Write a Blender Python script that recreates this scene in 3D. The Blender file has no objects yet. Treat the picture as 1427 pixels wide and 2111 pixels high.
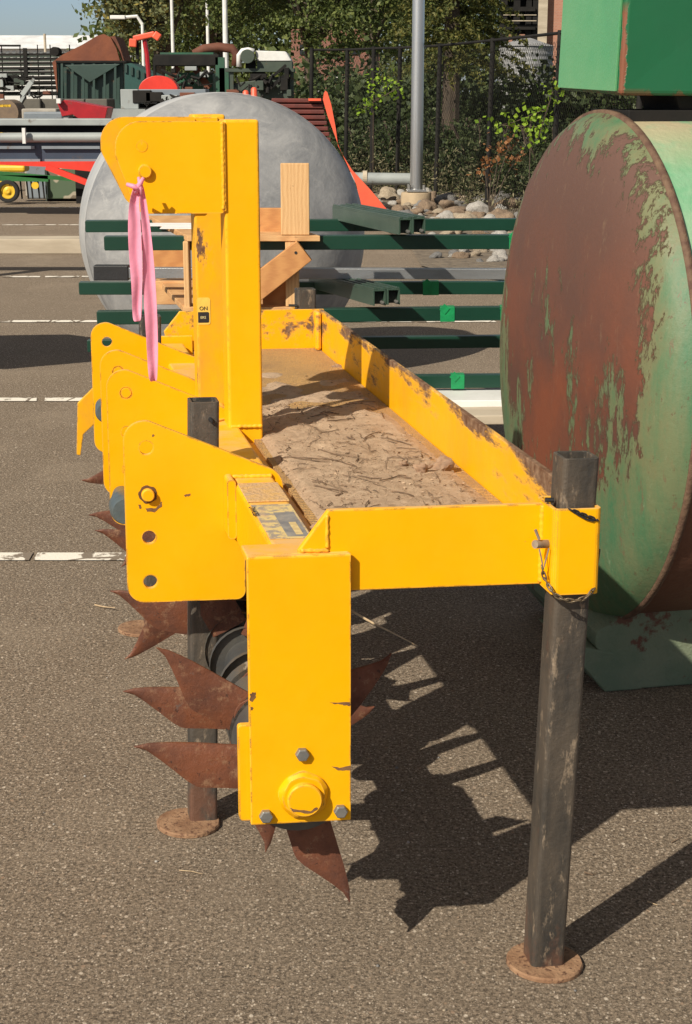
import bpy, bmesh, math, random
import numpy as np
from mathutils import Vector, Matrix, noise
from mathutils.geometry import tessellate_polygon
random.seed(7); rng = np.random.default_rng(7)
scene = bpy.context.scene
COL = scene.collection
R = math.radians
# ------------------------------------------------------------------ camera, light, exposure
FPX, CX, CY, YH, CAMH = 3300.0, 713.5, 1055.5, 190.0, 1.49
PITCH = math.atan((CY-YH)/FPX)
cam_d = bpy.data.cameras.new('camera'); cam = bpy.data.objects.new('camera', cam_d); COL.objects.link(cam)
cam_d.sensor_fit = 'VERTICAL'; cam_d.sensor_height = 24; cam_d.lens = FPX/2111*24
cam_d.clip_start = 0.05; cam_d.clip_end = 3000
cam.location = (0, 0, CAMH); cam.rotation_euler = (math.pi/2-PITCH, 0, 0)
scene.camera = cam
SUN_AZ = (-.616, -.788); SUN_EL = R(38)
w = bpy.data.worlds.new('World'); scene.world = w; w.use_nodes = True
nt = w.node_tree; bg = nt.nodes['Background']
sky = nt.nodes.new('ShaderNodeTexSky'); sky.sky_type = 'NISHITA'; sky.sun_disc = False
sky.sun_elevation = SUN_EL; sky.sun_rotation = math.atan2(SUN_AZ[0], SUN_AZ[1])
sky.air_density = 1.15; sky.dust_density = .7; sky.ozone_density = 2.2
tint = nt.nodes.new('ShaderNodeMix'); tint.data_type = 'RGBA'; tint.blend_type = 'MULTIPLY'; tint.inputs[0].default_value = 1; tint.inputs[7].default_value = (.80, .93, 1.27, 1)
nt.links.new(sky.outputs[0], tint.inputs[6])
hs = nt.nodes.new('ShaderNodeHueSaturation'); hs.inputs['Saturation'].default_value = .35; nt.links.new(sky.outputs[0], hs.inputs['Color'])
wm = nt.nodes.new('ShaderNodeMix'); wm.data_type = 'RGBA'; wm.blend_type = 'MULTIPLY'; wm.inputs[0].default_value = 1; wm.inputs[7].default_value = (1.04, .95, .84, 1); nt.links.new(hs.outputs[0], wm.inputs[6])
wtc = nt.nodes.new('ShaderNodeTexCoord'); wsp = nt.nodes.new('ShaderNodeSeparateXYZ'); nt.links.new(wtc.outputs['Generated'], wsp.inputs[0])
wr = nt.nodes.new('ShaderNodeMapRange'); wr.inputs[1].default_value = .10; wr.inputs[2].default_value = .35; nt.links.new(wsp.outputs[2], wr.inputs[0])
wx = nt.nodes.new('ShaderNodeMix'); wx.data_type = 'RGBA'; nt.links.new(wr.outputs[0], wx.inputs[0]); nt.links.new(tint.outputs[2], wx.inputs[6]); nt.links.new(wm.outputs[2], wx.inputs[7])
nt.links.new(wx.outputs[2], bg.inputs[0]); bg.inputs[1].default_value = 0.065
sl = bpy.data.lights.new('sun', 'SUN'); sl.energy = 4.6; sl.angle = R(0.55); sl.color = (1.0, .915, .77)
so = bpy.data.objects.new('sun', sl); COL.objects.link(so)
sv = Vector((SUN_AZ[0]*math.cos(SUN_EL), SUN_AZ[1]*math.cos(SUN_EL), math.sin(SUN_EL)))
so.rotation_euler = sv.to_track_quat('Z', 'Y').to_euler(); so.location = sv*50
vs = scene.view_settings; vs.view_transform = 'Standard'; vs.look = 'None'; vs.gamma = 1; vs.exposure = 0.34
scene.render.engine = 'CYCLES'

# ------------------------------------------------------------------ geometry helpers
def at(u, v, Y=None, z=None):
    a = (u-CX)/FPX; b = (CY-v)/FPX
    d = Vector((a, math.cos(PITCH)+b*math.sin(PITCH), -math.sin(PITCH)+b*math.cos(PITCH)))
    t = Y/d.y if Y is not None else (z-CAMH)/d.z
    return Vector((0, 0, CAMH)) + d*t
AR = Vector((1, .12, 0)).normalized(); AS = Vector((-.2, 1, 0)).normalized(); AO = Vector((-.08, 2.40, 0))
def mach(p): return AO + AR*p[0] + AS*p[1] + Vector((0, 0, p[2]))
_MM = Matrix((AR, AS, Vector((0, 0, 1)))).transposed().inverted()
def mloc(u, v, y):
    o = _MM@(cam.location-AO); a = (u-CX)/FPX; b = (CY-v)/FPX
    d = _MM@Vector((a, math.cos(PITCH)+b*math.sin(PITCH), -math.sin(PITCH)+b*math.cos(PITCH)))
    return o + d*((y-o.y)/d.y)
ORG = {}
def tag(o, label=None, cat=None, group=None, kind=None):
    if label: o['label'] = label
    if cat: o['category'] = cat
    if group: o['group'] = group
    if kind: o['kind'] = kind
    return o
def thing(name, label, cat, loc=(0, 0, 0), group=None):
    o = bpy.data.objects.new(name, None); COL.objects.link(o); o.location = loc; o.empty_display_size = .1
    ORG[o.name] = Vector(loc); return tag(o, label, cat, group)
class MB:
    def __init__(s, T=None): s.v = []; s.f = []; s.T = T or (lambda p: Vector(p))
    def add(s, vs, fs):
        k = len(s.v); s.v += [s.T(p) for p in vs]; s.f += [tuple(i+k for i in f) for f in fs]; return s
    def box(s, x0, x1, y0, y1, z0, z1):
        return s.add([(x0,y0,z0),(x1,y0,z0),(x1,y1,z0),(x0,y1,z0),(x0,y0,z1),(x1,y0,z1),(x1,y1,z1),(x0,y1,z1)],
                     [(0,3,2,1),(4,5,6,7),(0,1,5,4),(1,2,6,5),(2,3,7,6),(3,0,4,7)])
    def hexa(s, b, t):            # four bottom points, four top points
        return s.add(list(b)+list(t), [(0,3,2,1),(4,5,6,7),(0,1,5,4),(1,2,6,5),(2,3,7,6),(3,0,4,7)])
    def beam(s, p, q, w, h, up=(0, 0, 1)):
        p = Vector(p); q = Vector(q); d = (q-p).normalized(); up = Vector(up)
        if abs(d.dot(up)) > .95: up = Vector((0, 1, 0))
        r = d.cross(up).normalized()*w/2; t = r.cross(d).normalized()*h/2
        return s.hexa([p-r-t, p+r-t, q+r-t, q-r-t], [p-r+t, p+r+t, q+r+t, q-r+t])
    def prism(s, outline, d0, d1, holes=(), plane='xz'):
        loops = [list(outline)]+[list(h) for h in holes]
        def P(a, b, c): return {'xz': (a, c, b), 'xy': (a, b, c), 'yz': (c, a, b)}[plane]
        flat = [p for l in loops for p in l]; n = len(flat)
        tri = tessellate_polygon([[Vector((a, b, 0)) for a, b in l] for l in loops])
        vs = [P(a, b, d0) for a, b in flat]+[P(a, b, d1) for a, b in flat]
        fs = [tuple(t) for t in tri]+[tuple(i+n for i in reversed(t)) for t in tri]
        k = 0
        for l in loops:
            m = len(l)
            for i in range(m):
                a = k+i; b = k+(i+1) % m; fs.append((a, b, b+n, a+n))
            k += m
        return s.add(vs, fs)
    def tube(s, pts, r, seg=8, caps=True, rr=None):
        pts = [Vector(p) for p in pts]; vs = []; fs = []; n = len(pts); pu = None
        for i, p in enumerate(pts):
            d = (pts[min(i+1, n-1)]-pts[max(i-1, 0)]).normalized()
            if pu is None:
                pu = d.orthogonal().normalized()
            u = (pu-d*pu.dot(d)).normalized(); pu = u; q = d.cross(u)
            ra = rr[i] if rr else r
            for k in range(seg):
                a = 2*math.pi*k/seg; vs.append(p+(u*math.cos(a)+q*math.sin(a))*ra)
        for i in range(n-1):
            for k in range(seg):
                a = i*seg+k; b = i*seg+(k+1) % seg; fs.append((a, b, b+seg, a+seg))
        if caps: fs.append(tuple(range(seg-1, -1, -1))); fs.append(tuple((n-1)*seg+k for k in range(seg)))
        return s.add(vs, fs)
    def lathe(s, prof, c, axis, seg=48):   # prof: (axial, radius)
        axis = Vector(axis).normalized(); u = axis.orthogonal().normalized(); q = axis.cross(u); c = Vector(c)
        vs = []; fs = []
        for a, r in prof:
            for k in range(seg):
                t = 2*math.pi*k/seg; vs.append(c+axis*a+(u*math.cos(t)+q*math.sin(t))*max(r, 1e-4))
        for i in range(len(prof)-1):
            for k in range(seg):
                a = i*seg+k; b = i*seg+(k+1) % seg; fs.append((a, b, b+seg, a+seg))
        return s.add(vs, fs)
    def build(s, name, mat, parent=None, bevel=0, smooth=False, label=None, loc=None, segs=2):
        me = bpy.data.meshes.new(name)
        org = ORG[parent.name] if parent is not None else (Vector(loc) if loc is not None else Vector((0, 0, 0)))
        me.from_pydata([tuple(Vector(p)-org) for p in s.v], [], s.f)
        bm = bmesh.new(); bm.from_mesh(me); bmesh.ops.recalc_face_normals(bm, faces=bm.faces); bm.to_mesh(me); bm.free()
        me.materials.append(mat)
        o = bpy.data.objects.new(name, me); COL.objects.link(o)
        if parent is not None: o.parent = parent
        else: o.location = org
        ORG[o.name] = org
        if smooth: me.polygons.foreach_set('use_smooth', [True]*len(me.polygons))
        if bevel:
            b = o.modifiers.new('bevel', 'BEVEL'); b.width = bevel; b.segments = segs; b.limit_method = 'ANGLE'; b.angle_limit = R(35)
        if smooth == 'auto':
            for e in me.edges: pass
            me.set_sharp_from_angle(angle=R(40))
        if label: o['label'] = label
        return o
def fillet(pts, rad, n=6):
    out = []; m = len(pts)
    for i, p in enumerate(pts):
        r = rad[i] if isinstance(rad, (list, tuple)) else rad
        p = Vector(p); a = Vector(pts[i-1]); b = Vector(pts[(i+1) % m])
        if r <= 0: out.append(tuple(p)); continue
        da = (a-p).normalized(); db = (b-p).normalized(); ang = da.angle(db); t = r/math.tan(ang/2)
        c = p+(da+db).normalized()*(r/math.sin(ang/2)); s0 = p+da*t-c; s1 = p+db*t-c
        a0 = math.atan2(s0.y, s0.x); a1 = math.atan2(s1.y, s1.x); d = (a1-a0+math.pi) % (2*math.pi)-math.pi
        for k in range(n+1): q = a0+d*k/n; out.append((c.x+r*math.cos(q), c.y+r*math.sin(q)))
    return out
def circ(x, y, r, n=20): return [(x+r*math.cos(2*math.pi*k/n), y+r*math.sin(2*math.pi*k/n)) for k in range(n)]
def text_mb(txt, size, T, depth=.0006):
    cu = bpy.data.curves.new('t', 'FONT'); cu.body = txt; cu.size = size; cu.extrude = depth; cu.offset = size*.012
    o = bpy.data.objects.new('t', cu); COL.objects.link(o)
    dg = bpy.context.evaluated_depsgraph_get(); me = bpy.data.meshes.new_from_object(o.evaluated_get(dg))
    m = MB(T); m.add([tuple(v.co) for v in me.vertices], [tuple(p.vertices) for p in me.polygons])
    bpy.data.objects.remove(o); bpy.data.curves.remove(cu); bpy.data.meshes.remove(me); return m

# ------------------------------------------------------------------ materials
class NT:
    def __init__(s, name):
        s.m = bpy.data.materials.new(name); s.m.use_nodes = True; s.t = s.m.node_tree; s.n = s.t.nodes
        s.b = s.n['Principled BSDF']; tc = s.n.new('ShaderNodeTexCoord'); s.co = tc.outputs['Object']
    def link(s, a, b): s.t.links.new(a, b)
    def scaled(s, st):
        mp = s.n.new('ShaderNodeMapping'); mp.inputs['Scale'].default_value = st; s.link(s.co, mp.inputs[0]); return mp.outputs[0]
    def noise(s, scale, detail=6, rough=.6, st=None, dist=0):
        n = s.n.new('ShaderNodeTexNoise'); n.inputs['Scale'].default_value = scale; n.inputs['Detail'].default_value = detail
        n.inputs['Roughness'].default_value = rough; n.inputs['Distortion'].default_value = dist
        s.link(s.scaled(st) if st else s.co, n.inputs['Vector']); return n.outputs['Fac']
    def vor(s, scale, out='Distance', feat='F1', st=None):
        n = s.n.new('ShaderNodeTexVoronoi'); n.feature = feat; n.inputs['Scale'].default_value = scale
        s.link(s.scaled(st) if st else s.co, n.inputs['Vector']); return n.outputs[out]
    def ramp(s, x, a, b, lo=0., hi=1.):
        n = s.n.new('ShaderNodeMapRange'); n.inputs[1].default_value = a; n.inputs[2].default_value = b
        n.inputs[3].default_value = lo; n.inputs[4].default_value = hi; s.link(x, n.inputs[0]); return n.outputs[0]
    def math(s, op, a, b=None, c=None):
        n = s.n.new('ShaderNodeMath'); n.operation = op
        for i, x in enumerate((a, b, c)):
            if x is None: continue
            if isinstance(x, (int, float)): n.inputs[i].default_value = x
            else: s.link(x, n.inputs[i])
        return n.outputs[0]
    def mix(s, f, a, b, mode='MIX'):
        n = s.n.new('ShaderNodeMix'); n.data_type = 'RGBA'; n.blend_type = mode
        for x, i in ((f, 0), (a, 6), (b, 7)):
            if isinstance(x, (int, float)): n.inputs[i].default_value = x
            elif isinstance(x, (tuple, list)): n.inputs[i].default_value = (*x, 1)
            else: s.link(x, n.inputs[i])
        return n.outputs[2]
    def xyz(s):
        n = s.n.new('ShaderNodeSeparateXYZ'); s.link(s.co, n.inputs[0]); return n.outputs
    def fin(s, col, rough=.5, metal=0, bump=None, bd=.002, spec=None):
        if isinstance(col, (tuple, list)): s.b.inputs['Base Color'].default_value = (*col, 1)
        else: s.link(col, s.b.inputs['Base Color'])
        if isinstance(rough, (int, float)): s.b.inputs['Roughness'].default_value = rough
        else: s.link(rough, s.b.inputs['Roughness'])
        if isinstance(metal, (int, float)): s.b.inputs['Metallic'].default_value = metal
        else: s.link(metal, s.b.inputs['Metallic'])
        if spec is not None: s.b.inputs['Specular IOR Level'].default_value = spec
        if bump is not None:
            n = s.n.new('ShaderNodeBump'); n.inputs['Distance'].default_value = bd; n.inputs['Strength'].default_value = 1
            s.link(bump, n.inputs['Height']); s.link(n.outputs[0], s.b.inputs['Normal'])
        return s.m
def simple(name, c, c2=None, scale=6, rough=.5, metal=0, rust=None, amt=.62, rscale=9, st=None, bump=.0008, bscale=120, soft=.05, spec=None):
    N = NT(name); c2 = c2 or tuple(x*.75 for x in c)
    f = N.ramp(N.noise(scale, 5, .6, st), .35, .65); col = N.mix(f, c, c2); ro = rough
    if rust:
        k = N.ramp(N.noise(rscale, 10, .68, st), amt, amt+soft); col = N.mix(k, col, rust); ro = N.ramp(k, 0, 1, rough, .85)
    return N.fin(col, ro, metal, N.noise(bscale, 4), bump, spec)
MAT = {}
RUST = (.13, .05, .025)
def yellow(name, wear, edge=True, zwear=None, dirt=0., st=(1, 1, 1), base=(.86, .415, .0), base2=(.82, .385, .0), vary=1):
    N = NT(name); col = N.mix(N.ramp(N.noise(5, 4), .35, .65), base, base2)
    n1 = N.noise(14, 12, .72, st)
    if zwear:
        z = N.xyz()[2]; n1 = N.math('ADD', n1, N.ramp(z, zwear[0], zwear[1], 0, zwear[2]))
    k = N.ramp(n1, wear, wear+(.07 if zwear else .025))
    if edge:
        bv = N.n.new('ShaderNodeBevel'); bv.samples = 3; bv.inputs[0].default_value = .0045
        ge = N.n.new('ShaderNodeNewGeometry'); vm = N.n.new('ShaderNodeVectorMath'); vm.operation = 'DOT_PRODUCT'
        N.link(bv.outputs[0], vm.inputs[0]); N.link(ge.outputs['Normal'], vm.inputs[1])
        e = N.ramp(vm.outputs['Value'], .985, .93)
        e = N.math('MULTIPLY', e, N.ramp(N.noise(28, 8, .7), .50, .56)); 
        pe = N.math('MULTIPLY', N.ramp(vm.outputs['Value'], .99, .95), .55)
        col = N.mix(pe, col, (.86, .46, .10)); k = N.math('MAXIMUM', k, e)
    if dirt:
        dk = N.math('MULTIPLY', N.ramp(N.noise(6, 8, .65, (2, 2, 1)), .42, .72), dirt); col = N.mix(dk, col, (.36, .20, .07))
    sp = N.ramp(N.vor(55), .035, .02); sp = N.math('MULTIPLY', sp, N.ramp(N.noise(3.3, 3), .55, .6)); k = N.math('MAXIMUM', k, sp)
    rc = N.mix(N.ramp(N.noise(60, 5), .35, .7), (.11, .052, .028), (.25, .15, .09) if not zwear else (.27, .175, .11))
    g3 = N.n.new('ShaderNodeNewGeometry'); nz = N.n.new('ShaderNodeSeparateXYZ'); N.link(g3.outputs['Normal'], nz.inputs[0]); up = N.math('MULTIPLY', N.ramp(nz.outputs[2], .75, .98), N.ramp(N.noise(16, 8, .7), .35, .62, .1, .75)); col = N.mix(up, col, (.66, .42, .20))
    col = N.mix(N.ramp(N.noise(2.2, 5, .6), .45, .7, 0, .5), col, (.86, .45, .012))
    ck = N.ramp(n1, wear-.035, wear); col = N.mix(N.math('MULTIPLY', ck, .35), col, (.70, .40, .09))
    col = N.mix(k, col, rc)
    ro = N.math('ADD', N.ramp(N.noise(30, 4), .3, .7, .36, .52), N.math('MULTIPLY', k, .35))
    bmp = N.math('ADD', N.math('MULTIPLY', N.noise(90, 3), .25), N.math('MULTIPLY', k, -.6))
    return N.fin(col, ro, 0, bmp, .0009, spec=.22)
Y1 = yellow('yellow_paint', .735)
Y2 = yellow('worn_yellow_paint', .635, dirt=.55, st=(1, 1, .45))
Y3 = yellow('scraped_yellow_paint', .618, zwear=(.755, .86, .185), st=(1, .11, 1), dirt=.2)
Y4 = yellow('scraped_end_paint', .655, zwear=(.74, .82, .16), dirt=.1)
def mk_floor():
    N = NT('mesh_floor'); wv = N.n.new('ShaderNodeTexWave'); wv.inputs['Scale'].default_value = 26; wv.inputs['Distortion'].default_value = 3.2
    wv.inputs['Detail'].default_value = 1; wv.inputs['Detail Scale'].default_value = 14; wv.bands_direction = 'Y'; N.link(N.co, wv.inputs[0])
    f = N.ramp(wv.outputs['Fac'], .3, .7); f = N.math('MULTIPLY', f, N.ramp(N.noise(7, 5), .3, .65, .35, 1))
    return N.fin(N.mix(f, (.40, .24, .12), (.86, .52, .17)), .8, 0, wv.outputs['Fac'], .006)
FLOOR = mk_floor()
def mk_dirt():
    N = NT('dried_soil'); c = N.mix(N.ramp(N.noise(26, 10, .75), .36, .66), (.60, .44, .30), (.43, .30, .20))
    c = N.mix(N.ramp(N.noise(75, 8, .75), .58, .66), c, (.15, .095, .06)); c = N.mix(N.ramp(N.noise(130, 4, .7), .62, .70), c, (.62, .48, .34))
    return N.fin(c, .95, 0, N.noise(95, 10, .85), .006, spec=.1)
SOIL = mk_dirt(); CLOD = simple('clod_soil', (.34, .22, .14), (.20, .125, .08), 40, .95, bump=.004, bscale=60)
TWIG = simple('dry_twig', (.26, .175, .11), (.09, .058, .036), 30, .8)
STRAW = simple('dry_straw', (.55, .42, .26), (.35, .25, .15), 30, .8)
def mk_leg():
    N = NT('dark_steel'); z = N.xyz()[2]
    c = N.mix(N.ramp(N.noise(16, 9, .7, (1, 1, .25)), .38, .62), (.045, .043, .040), (.115, .094, .074))
    c = N.mix(N.ramp(N.noise(45, 8, .75, (1, 1, .3)), .57, .66), c, (.30, .235, .17)); c = N.mix(N.ramp(N.noise(11, 10, .8, (2, 2, .22)), .61, .70, 0, .55), c, (.20, .14, .095))
    r = N.math('ADD', N.noise(9, 9, .7, (1, 1, .5)), N.ramp(z, .25, .02, 0, .16)); c = N.mix(N.ramp(r, .62, .74, 0, .8), c, (.17, .08, .05))
    return N.fin(c, .55, .35, N.noise(70, 6, .7), .002)
LEG = mk_leg()
FOOT = simple('rusted_plate', (.31, .185, .105), (.20, .105, .055), 26, .85, rust=(.10, .045, .025), amt=.55, rscale=90, bump=.003)
def mk_tine():
    N = NT('rusted_tine'); c = N.mix(N.ramp(N.noise(10, 10, .7), .36, .64), (.19, .066, .032), (.085, .032, .020))
    c = N.mix(N.ramp(N.noise(30, 10, .78), .55, .64, 0, .85), c, (.27, .15, .085)); c = N.mix(N.ramp(N.noise(14, 10, .8, (1, 2, 1)), .60, .66, 0, .8), c, (.15, .13, .12))
    c = N.mix(N.ramp(N.noise(75, 6, .7), .60, .67), c, (.05, .022, .016)); return N.fin(c, N.ramp(N.noise(20, 6), .35, .65, .42, .75), .15, N.noise(55, 10, .75), .0022)
TINE = mk_tine()
DRUM = simple('worn_drum_steel', (.07, .072, .075), (.13, .12, .10), 12, .5, metal=.4, rust=(.28, .24, .19), amt=.60, rscale=20, st=(1, .4, 1))
ZINC = simple('zinc_bolt', (.22, .22, .21), (.30, .29, .27), 30, .45, .6)
ZPIN = simple('dull_pin', (.22, .17, .13), (.33, .27, .21), 40, .6, .3)
CHAIN = simple('chain_steel', (.24, .19, .12), (.12, .09, .06), 60, .5, .6)
GBUSH = simple('grey_bushing', (.16, .20, .21), (.12, .15, .16), 20, .4, .5)
def pink():
    N = NT('pink_ribbon'); m = N.fin((.93, .40, .56), .55, 0, N.noise(25, 3), .002)
    N.b.inputs['Subsurface Weight'].default_value = 0
    tr = N.n.new('ShaderNodeBsdfTranslucent'); tr.inputs[0].default_value = (.95, .35, .5, 1); mx = N.n.new('ShaderNodeMixShader'); mx.inputs[0].default_value = .3
    out = N.n['Material Output']; N.link(N.b.outputs[0], mx.inputs[1]); N.link(tr.outputs[0], mx.inputs[2]); N.link(mx.outputs[0], out.inputs[0]); return m
PINK = pink()
def mk_asphalt():
    N = NT('asphalt')
    c = N.mix(N.ramp(N.noise(115, 6, .8), .40, .60), (.060, .046, .034), (.325, .255, .185))
    c = N.mix(N.ramp(N.noise(115, 3, .6, (1.3, 1, 1)), .60, .68, 0, .8), c, (.50, .40, .30))
    c = N.mix(N.ramp(N.noise(240, 2, .6, (1, 1.4, 1.3)), .64, .70), c, (.68, .57, .45))
    c = N.mix(N.ramp(N.noise(75, 5, .75, (1, 1.2, 2)), .57, .66, 0, .85), c, (.045, .033, .023))
    v2 = N.vor(95, 'Color', st=(1, .8, 1)); g2 = N.n.new('ShaderNodeSeparateColor'); N.link(v2, g2.inputs[0]); d2 = N.vor(95, st=(1, .8, 1))
    k2 = N.math('MULTIPLY', N.ramp(g2.outputs[0], .93, .95), N.ramp(d2, .42, .28)); c = N.mix(k2, c, N.mix(N.ramp(g2.outputs[1], 0, 1), (.62, .54, .44), (.30, .20, .13)))
    v = N.vor(210, 'Color', st=(1, .7, 1)); g = N.n.new('ShaderNodeSeparateColor'); N.link(v, g.inputs[0]); d = N.vor(210, st=(1, .7, 1))
    ps = N.math('MULTIPLY', N.ramp(g.outputs[2], .74, .92), N.math('MULTIPLY', N.ramp(d, .5, .28), N.ramp(N.noise(60, 3), .40, .65, .1, .9))); c = N.mix(ps, c, (.72, .62, .50))
    pd = N.math('MULTIPLY', N.ramp(g.outputs[0], .80, .92), N.ramp(d, .55, .35)); c = N.mix(N.math('MULTIPLY', pd, .75), c, (.055, .041, .030))
    big = N.noise(.55, 8, .62); c = N.mix(N.ramp(big, .35, .68, 0, .25), c, (.215, .170, .128))
    med = N.noise(2.4, 9, .7); c = N.mix(N.ramp(med, .58, .76, 0, .50), c, (.13, .095, .066))
    c = N.mix(N.ramp(N.noise(1.3, 9, .68), .52, .75, 0, .5), c, (.34, .275, .205))
    c = N.mix(N.ramp(N.noise(.9, 10, .75, (1, 2.2, 1)), .62, .72, 0, .5), c, (.085, .064, .047))
    c = N.mix(N.ramp(N.noise(11, 10, .8), .655, .70, 0, .7), c, (.07, .052, .038))
    b = N.math('ADD', N.noise(170, 5, .75), N.math('MULTIPLY', N.noise(90, 4), .6))
    return N.fin(c, .92, 0, b, .004, spec=.18)
ASPH = mk_asphalt()
def mk_line():
    N = NT('worn_line_paint')
    n = N.math('ADD', N.noise(7, 10, .75), N.math('MULTIPLY', N.ramp(N.vor(5, 'Distance', 'DISTANCE_TO_EDGE'), .05, 0), .3))
    k = N.ramp(n, .55, .60); c = N.mix(k, (.78, .73, .64), (.20, .16, .12)); return N.fin(c, .8, 0, N.noise(120, 3), .002)
LINE = mk_line()
def mk_head():
    N = NT('peeling_green_head'); x, y, z = N.xyz()
    vl = N.n.new('ShaderNodeVectorMath'); vl.operation = 'LENGTH'; N.link(N.co, vl.inputs[0]); rad = vl.outputs['Value']
    n1 = N.noise(3.6, 12, .68, (1, 1, .38)); n2 = N.noise(12, 12, .74, (1, 1, .35), .5); n3 = N.noise(34, 12, .75, (1, 1, .5))
    m = N.math('ADD', N.math('MULTIPLY', n1, 1.3), N.math('ADD', N.math('MULTIPLY', n2, 1.15), N.math('MULTIPLY', n3, .85)))
    m = N.math('ADD', m, -1.08)
    m = N.math('ADD', m, N.ramp(rad, .50, .66, 0, -.42)); m = N.math('ADD', m, N.ramp(y, -.35, -.60, 0, -.20)); m = N.math('ADD', m, N.ramp(y, .25, .60, 0, -.20))
    m = N.math('ADD', m, N.ramp(z, -.12, -.60, 0, -.30)); m = N.math('ADD', m, N.ramp(z, .05, .40, 0, .16))
    k = N.ramp(m, .40, .47); kk = N.ramp(m, .18, .40)
    rust = N.mix(N.ramp(N.noise(3, 8, .6), .4, .62), (.095, .042, .030), (.17, .052, .026)); rust = N.mix(N.ramp(z, .0, .5), rust, (.115, .062, .048))
    rust = N.mix(N.ramp(N.noise(40, 10, .8, (1, 1, .3)), .58, .70, 0, .6), rust, (.22, .15, .09))
    gr = N.mix(N.ramp(N.noise(7, 9, .7, (1, 1, .25)), .38, .60), (.048, .150, .075), (.135, .165, .085))
    gr = N.mix(N.ramp(N.noise(26, 9, .7, (1, 1, .3)), .60, .66, 0, .8), gr, (.15, .10, .06))
    gr = N.mix(N.math('MULTIPLY', kk, .55), gr, (.17, .145, .075)); gr = N.mix(N.ramp(N.noise(48, 12, .8, (1, 1, .7)), .60, .63, 0, .85), gr, (.105, .06, .035)); gr = N.mix(N.ramp(N.noise(20, 10, .8, (1.4, 1.4, .5)), .60, .66, 0, .55), gr, (.24, .30, .19))
    c = N.mix(k, gr, rust)
    return N.fin(c, N.ramp(k, 0, 1, .5, .75), 0, N.math('ADD', N.math('MULTIPLY', k, -.6), N.math('MULTIPLY', N.noise(60, 8, .7), .5)), .003, spec=.35)
HEAD = mk_head()
def mk_shell():
    N = NT('faded_green_shell'); z = N.xyz()[2]
    c = N.mix(N.ramp(N.noise(5, 10, .7), .38, .62), (.12, .34, .18), (.24, .40, .25))
    k = N.ramp(N.math('ADD', N.noise(6, 12, .72), N.ramp(z, .35, -.1, -.12, .22)), .50, .53); c = N.mix(k, c, (.14, .06, .035))
    d = N.math('MULTIPLY', N.ramp(z, .52, .66), N.ramp(N.noise(9, 8), .3, .5)); c = N.mix(d, c, (.48, .36, .23))
    return N.fin(c, .6, 0, N.noise(40, 8), .003)
SHELL = mk_shell()
SADDLE = simple('dirty_green_saddle', (.11, .16, .10), (.17, .20, .13), 8, .7, rust=(.12, .055, .035), amt=.56, rscale=9, bump=.003)
def mk_housing():
    N = NT('green_housing_paint'); x, y, z = N.xyz()
    c = N.mix(N.ramp(N.noise(3, 5, .5), .35, .65), (.010, .130, .050), (.015, .115, .050))
    dx = N.math('SUBTRACT', x, HC[0]); dy = N.math('SUBTRACT', y, HC[1])
    d = N.math('SQRT', N.math('ADD', N.math('MULTIPLY', dx, dx), N.math('MULTIPLY', dy, dy)))
    k = N.ramp(N.math('ADD', d, N.math('MULTIPLY', N.math('SUBTRACT', N.noise(9, 8, .7), .5), .055)), .016, .013)
    k = N.math('MULTIPLY', k, N.ramp(z, HC[2]+.22, HC[2]+.19)); 
    ch = N.ramp(N.noise(22, 10, .75), .70, .715); lo = N.math('MULTIPLY', N.ramp(z, HC[2]+.02, HC[2]-.0), N.ramp(N.noise(16, 6), .5, .55))
    k = N.math('MAXIMUM', k, N.math('MAXIMUM', ch, lo)); c = N.mix(k, c, (.20, .075, .04))
    return N.fin(c, N.ramp(N.noise(8, 4), .3, .7, .34, .5), 0, N.math('ADD', N.math('MULTIPLY', N.noise(6, 3), .6), N.math('MULTIPLY', k, -.3)), .004)
def mk_galv():
    N = NT('weathered_aluminium')
    c = N.mix(N.ramp(N.noise(2.6, 12, .68, None, 1.6), .36, .64), (.335, .335, .335), (.195, .20, .21))
    c = N.mix(N.ramp(N.noise(6, 12, .75, None, 2.5), .52, .68, 0, .45), c, (.44, .435, .42)); c = N.mix(N.ramp(N.noise(3.2, 12, .8, (1, 1, .4), 1), .60, .66, 0, .5), c, (.14, .14, .14))
    return N.fin(c, N.ramp(N.noise(5, 6), .3, .7, .5, .7), .1, N.noise(3, 6), .012)
GALV = mk_galv()
GALV2 = simple('bright_aluminium_rim', (.50, .50, .49), (.36, .37, .38), 4, .55, .15)
GPOST = simple('dark_green_enamel', (.008, .045, .028), (.006, .036, .022), 3, .32, bump=.0003)
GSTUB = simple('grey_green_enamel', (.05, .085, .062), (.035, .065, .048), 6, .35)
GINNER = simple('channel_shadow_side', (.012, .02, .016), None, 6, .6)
TAPE = simple('green_tape', (.01, .26, .085), (.008, .19, .065), 20, .35)
ALU = simple('extruded_aluminium', (.42, .43, .44), (.32, .33, .34), 14, .35, .7, st=(.2, 1, 1))
BLACK = simple('black_plastic', (.02, .02, .022), None, 10, .5)
def wood(name, a, b, st):
    N = NT(name); wv = N.n.new('ShaderNodeTexWave'); wv.inputs['Scale'].default_value = 5; wv.inputs['Distortion'].default_value = 6; wv.inputs['Detail'].default_value = 4
    wv.inputs['Detail Scale'].default_value = 1.5; N.link(N.scaled(st), wv.inputs[0])
    c = N.mix(N.math('MULTIPLY', wv.outputs['Fac'], .55), a, b); c = N.mix(N.ramp(N.noise(9, 4), .68, .72, 0, .7), c, (.16, .07, .03))
    return N.fin(c, .7, 0, N.noise(60, 4, .6, st), .001)
WOOD = wood('pine_board', (.60, .35, .155), (.42, .20, .075), (.6, 3, 3))
WOODV = wood('pine_upright', (.66, .41, .19), (.50, .27, .11), (4, 4, .7))
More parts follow.
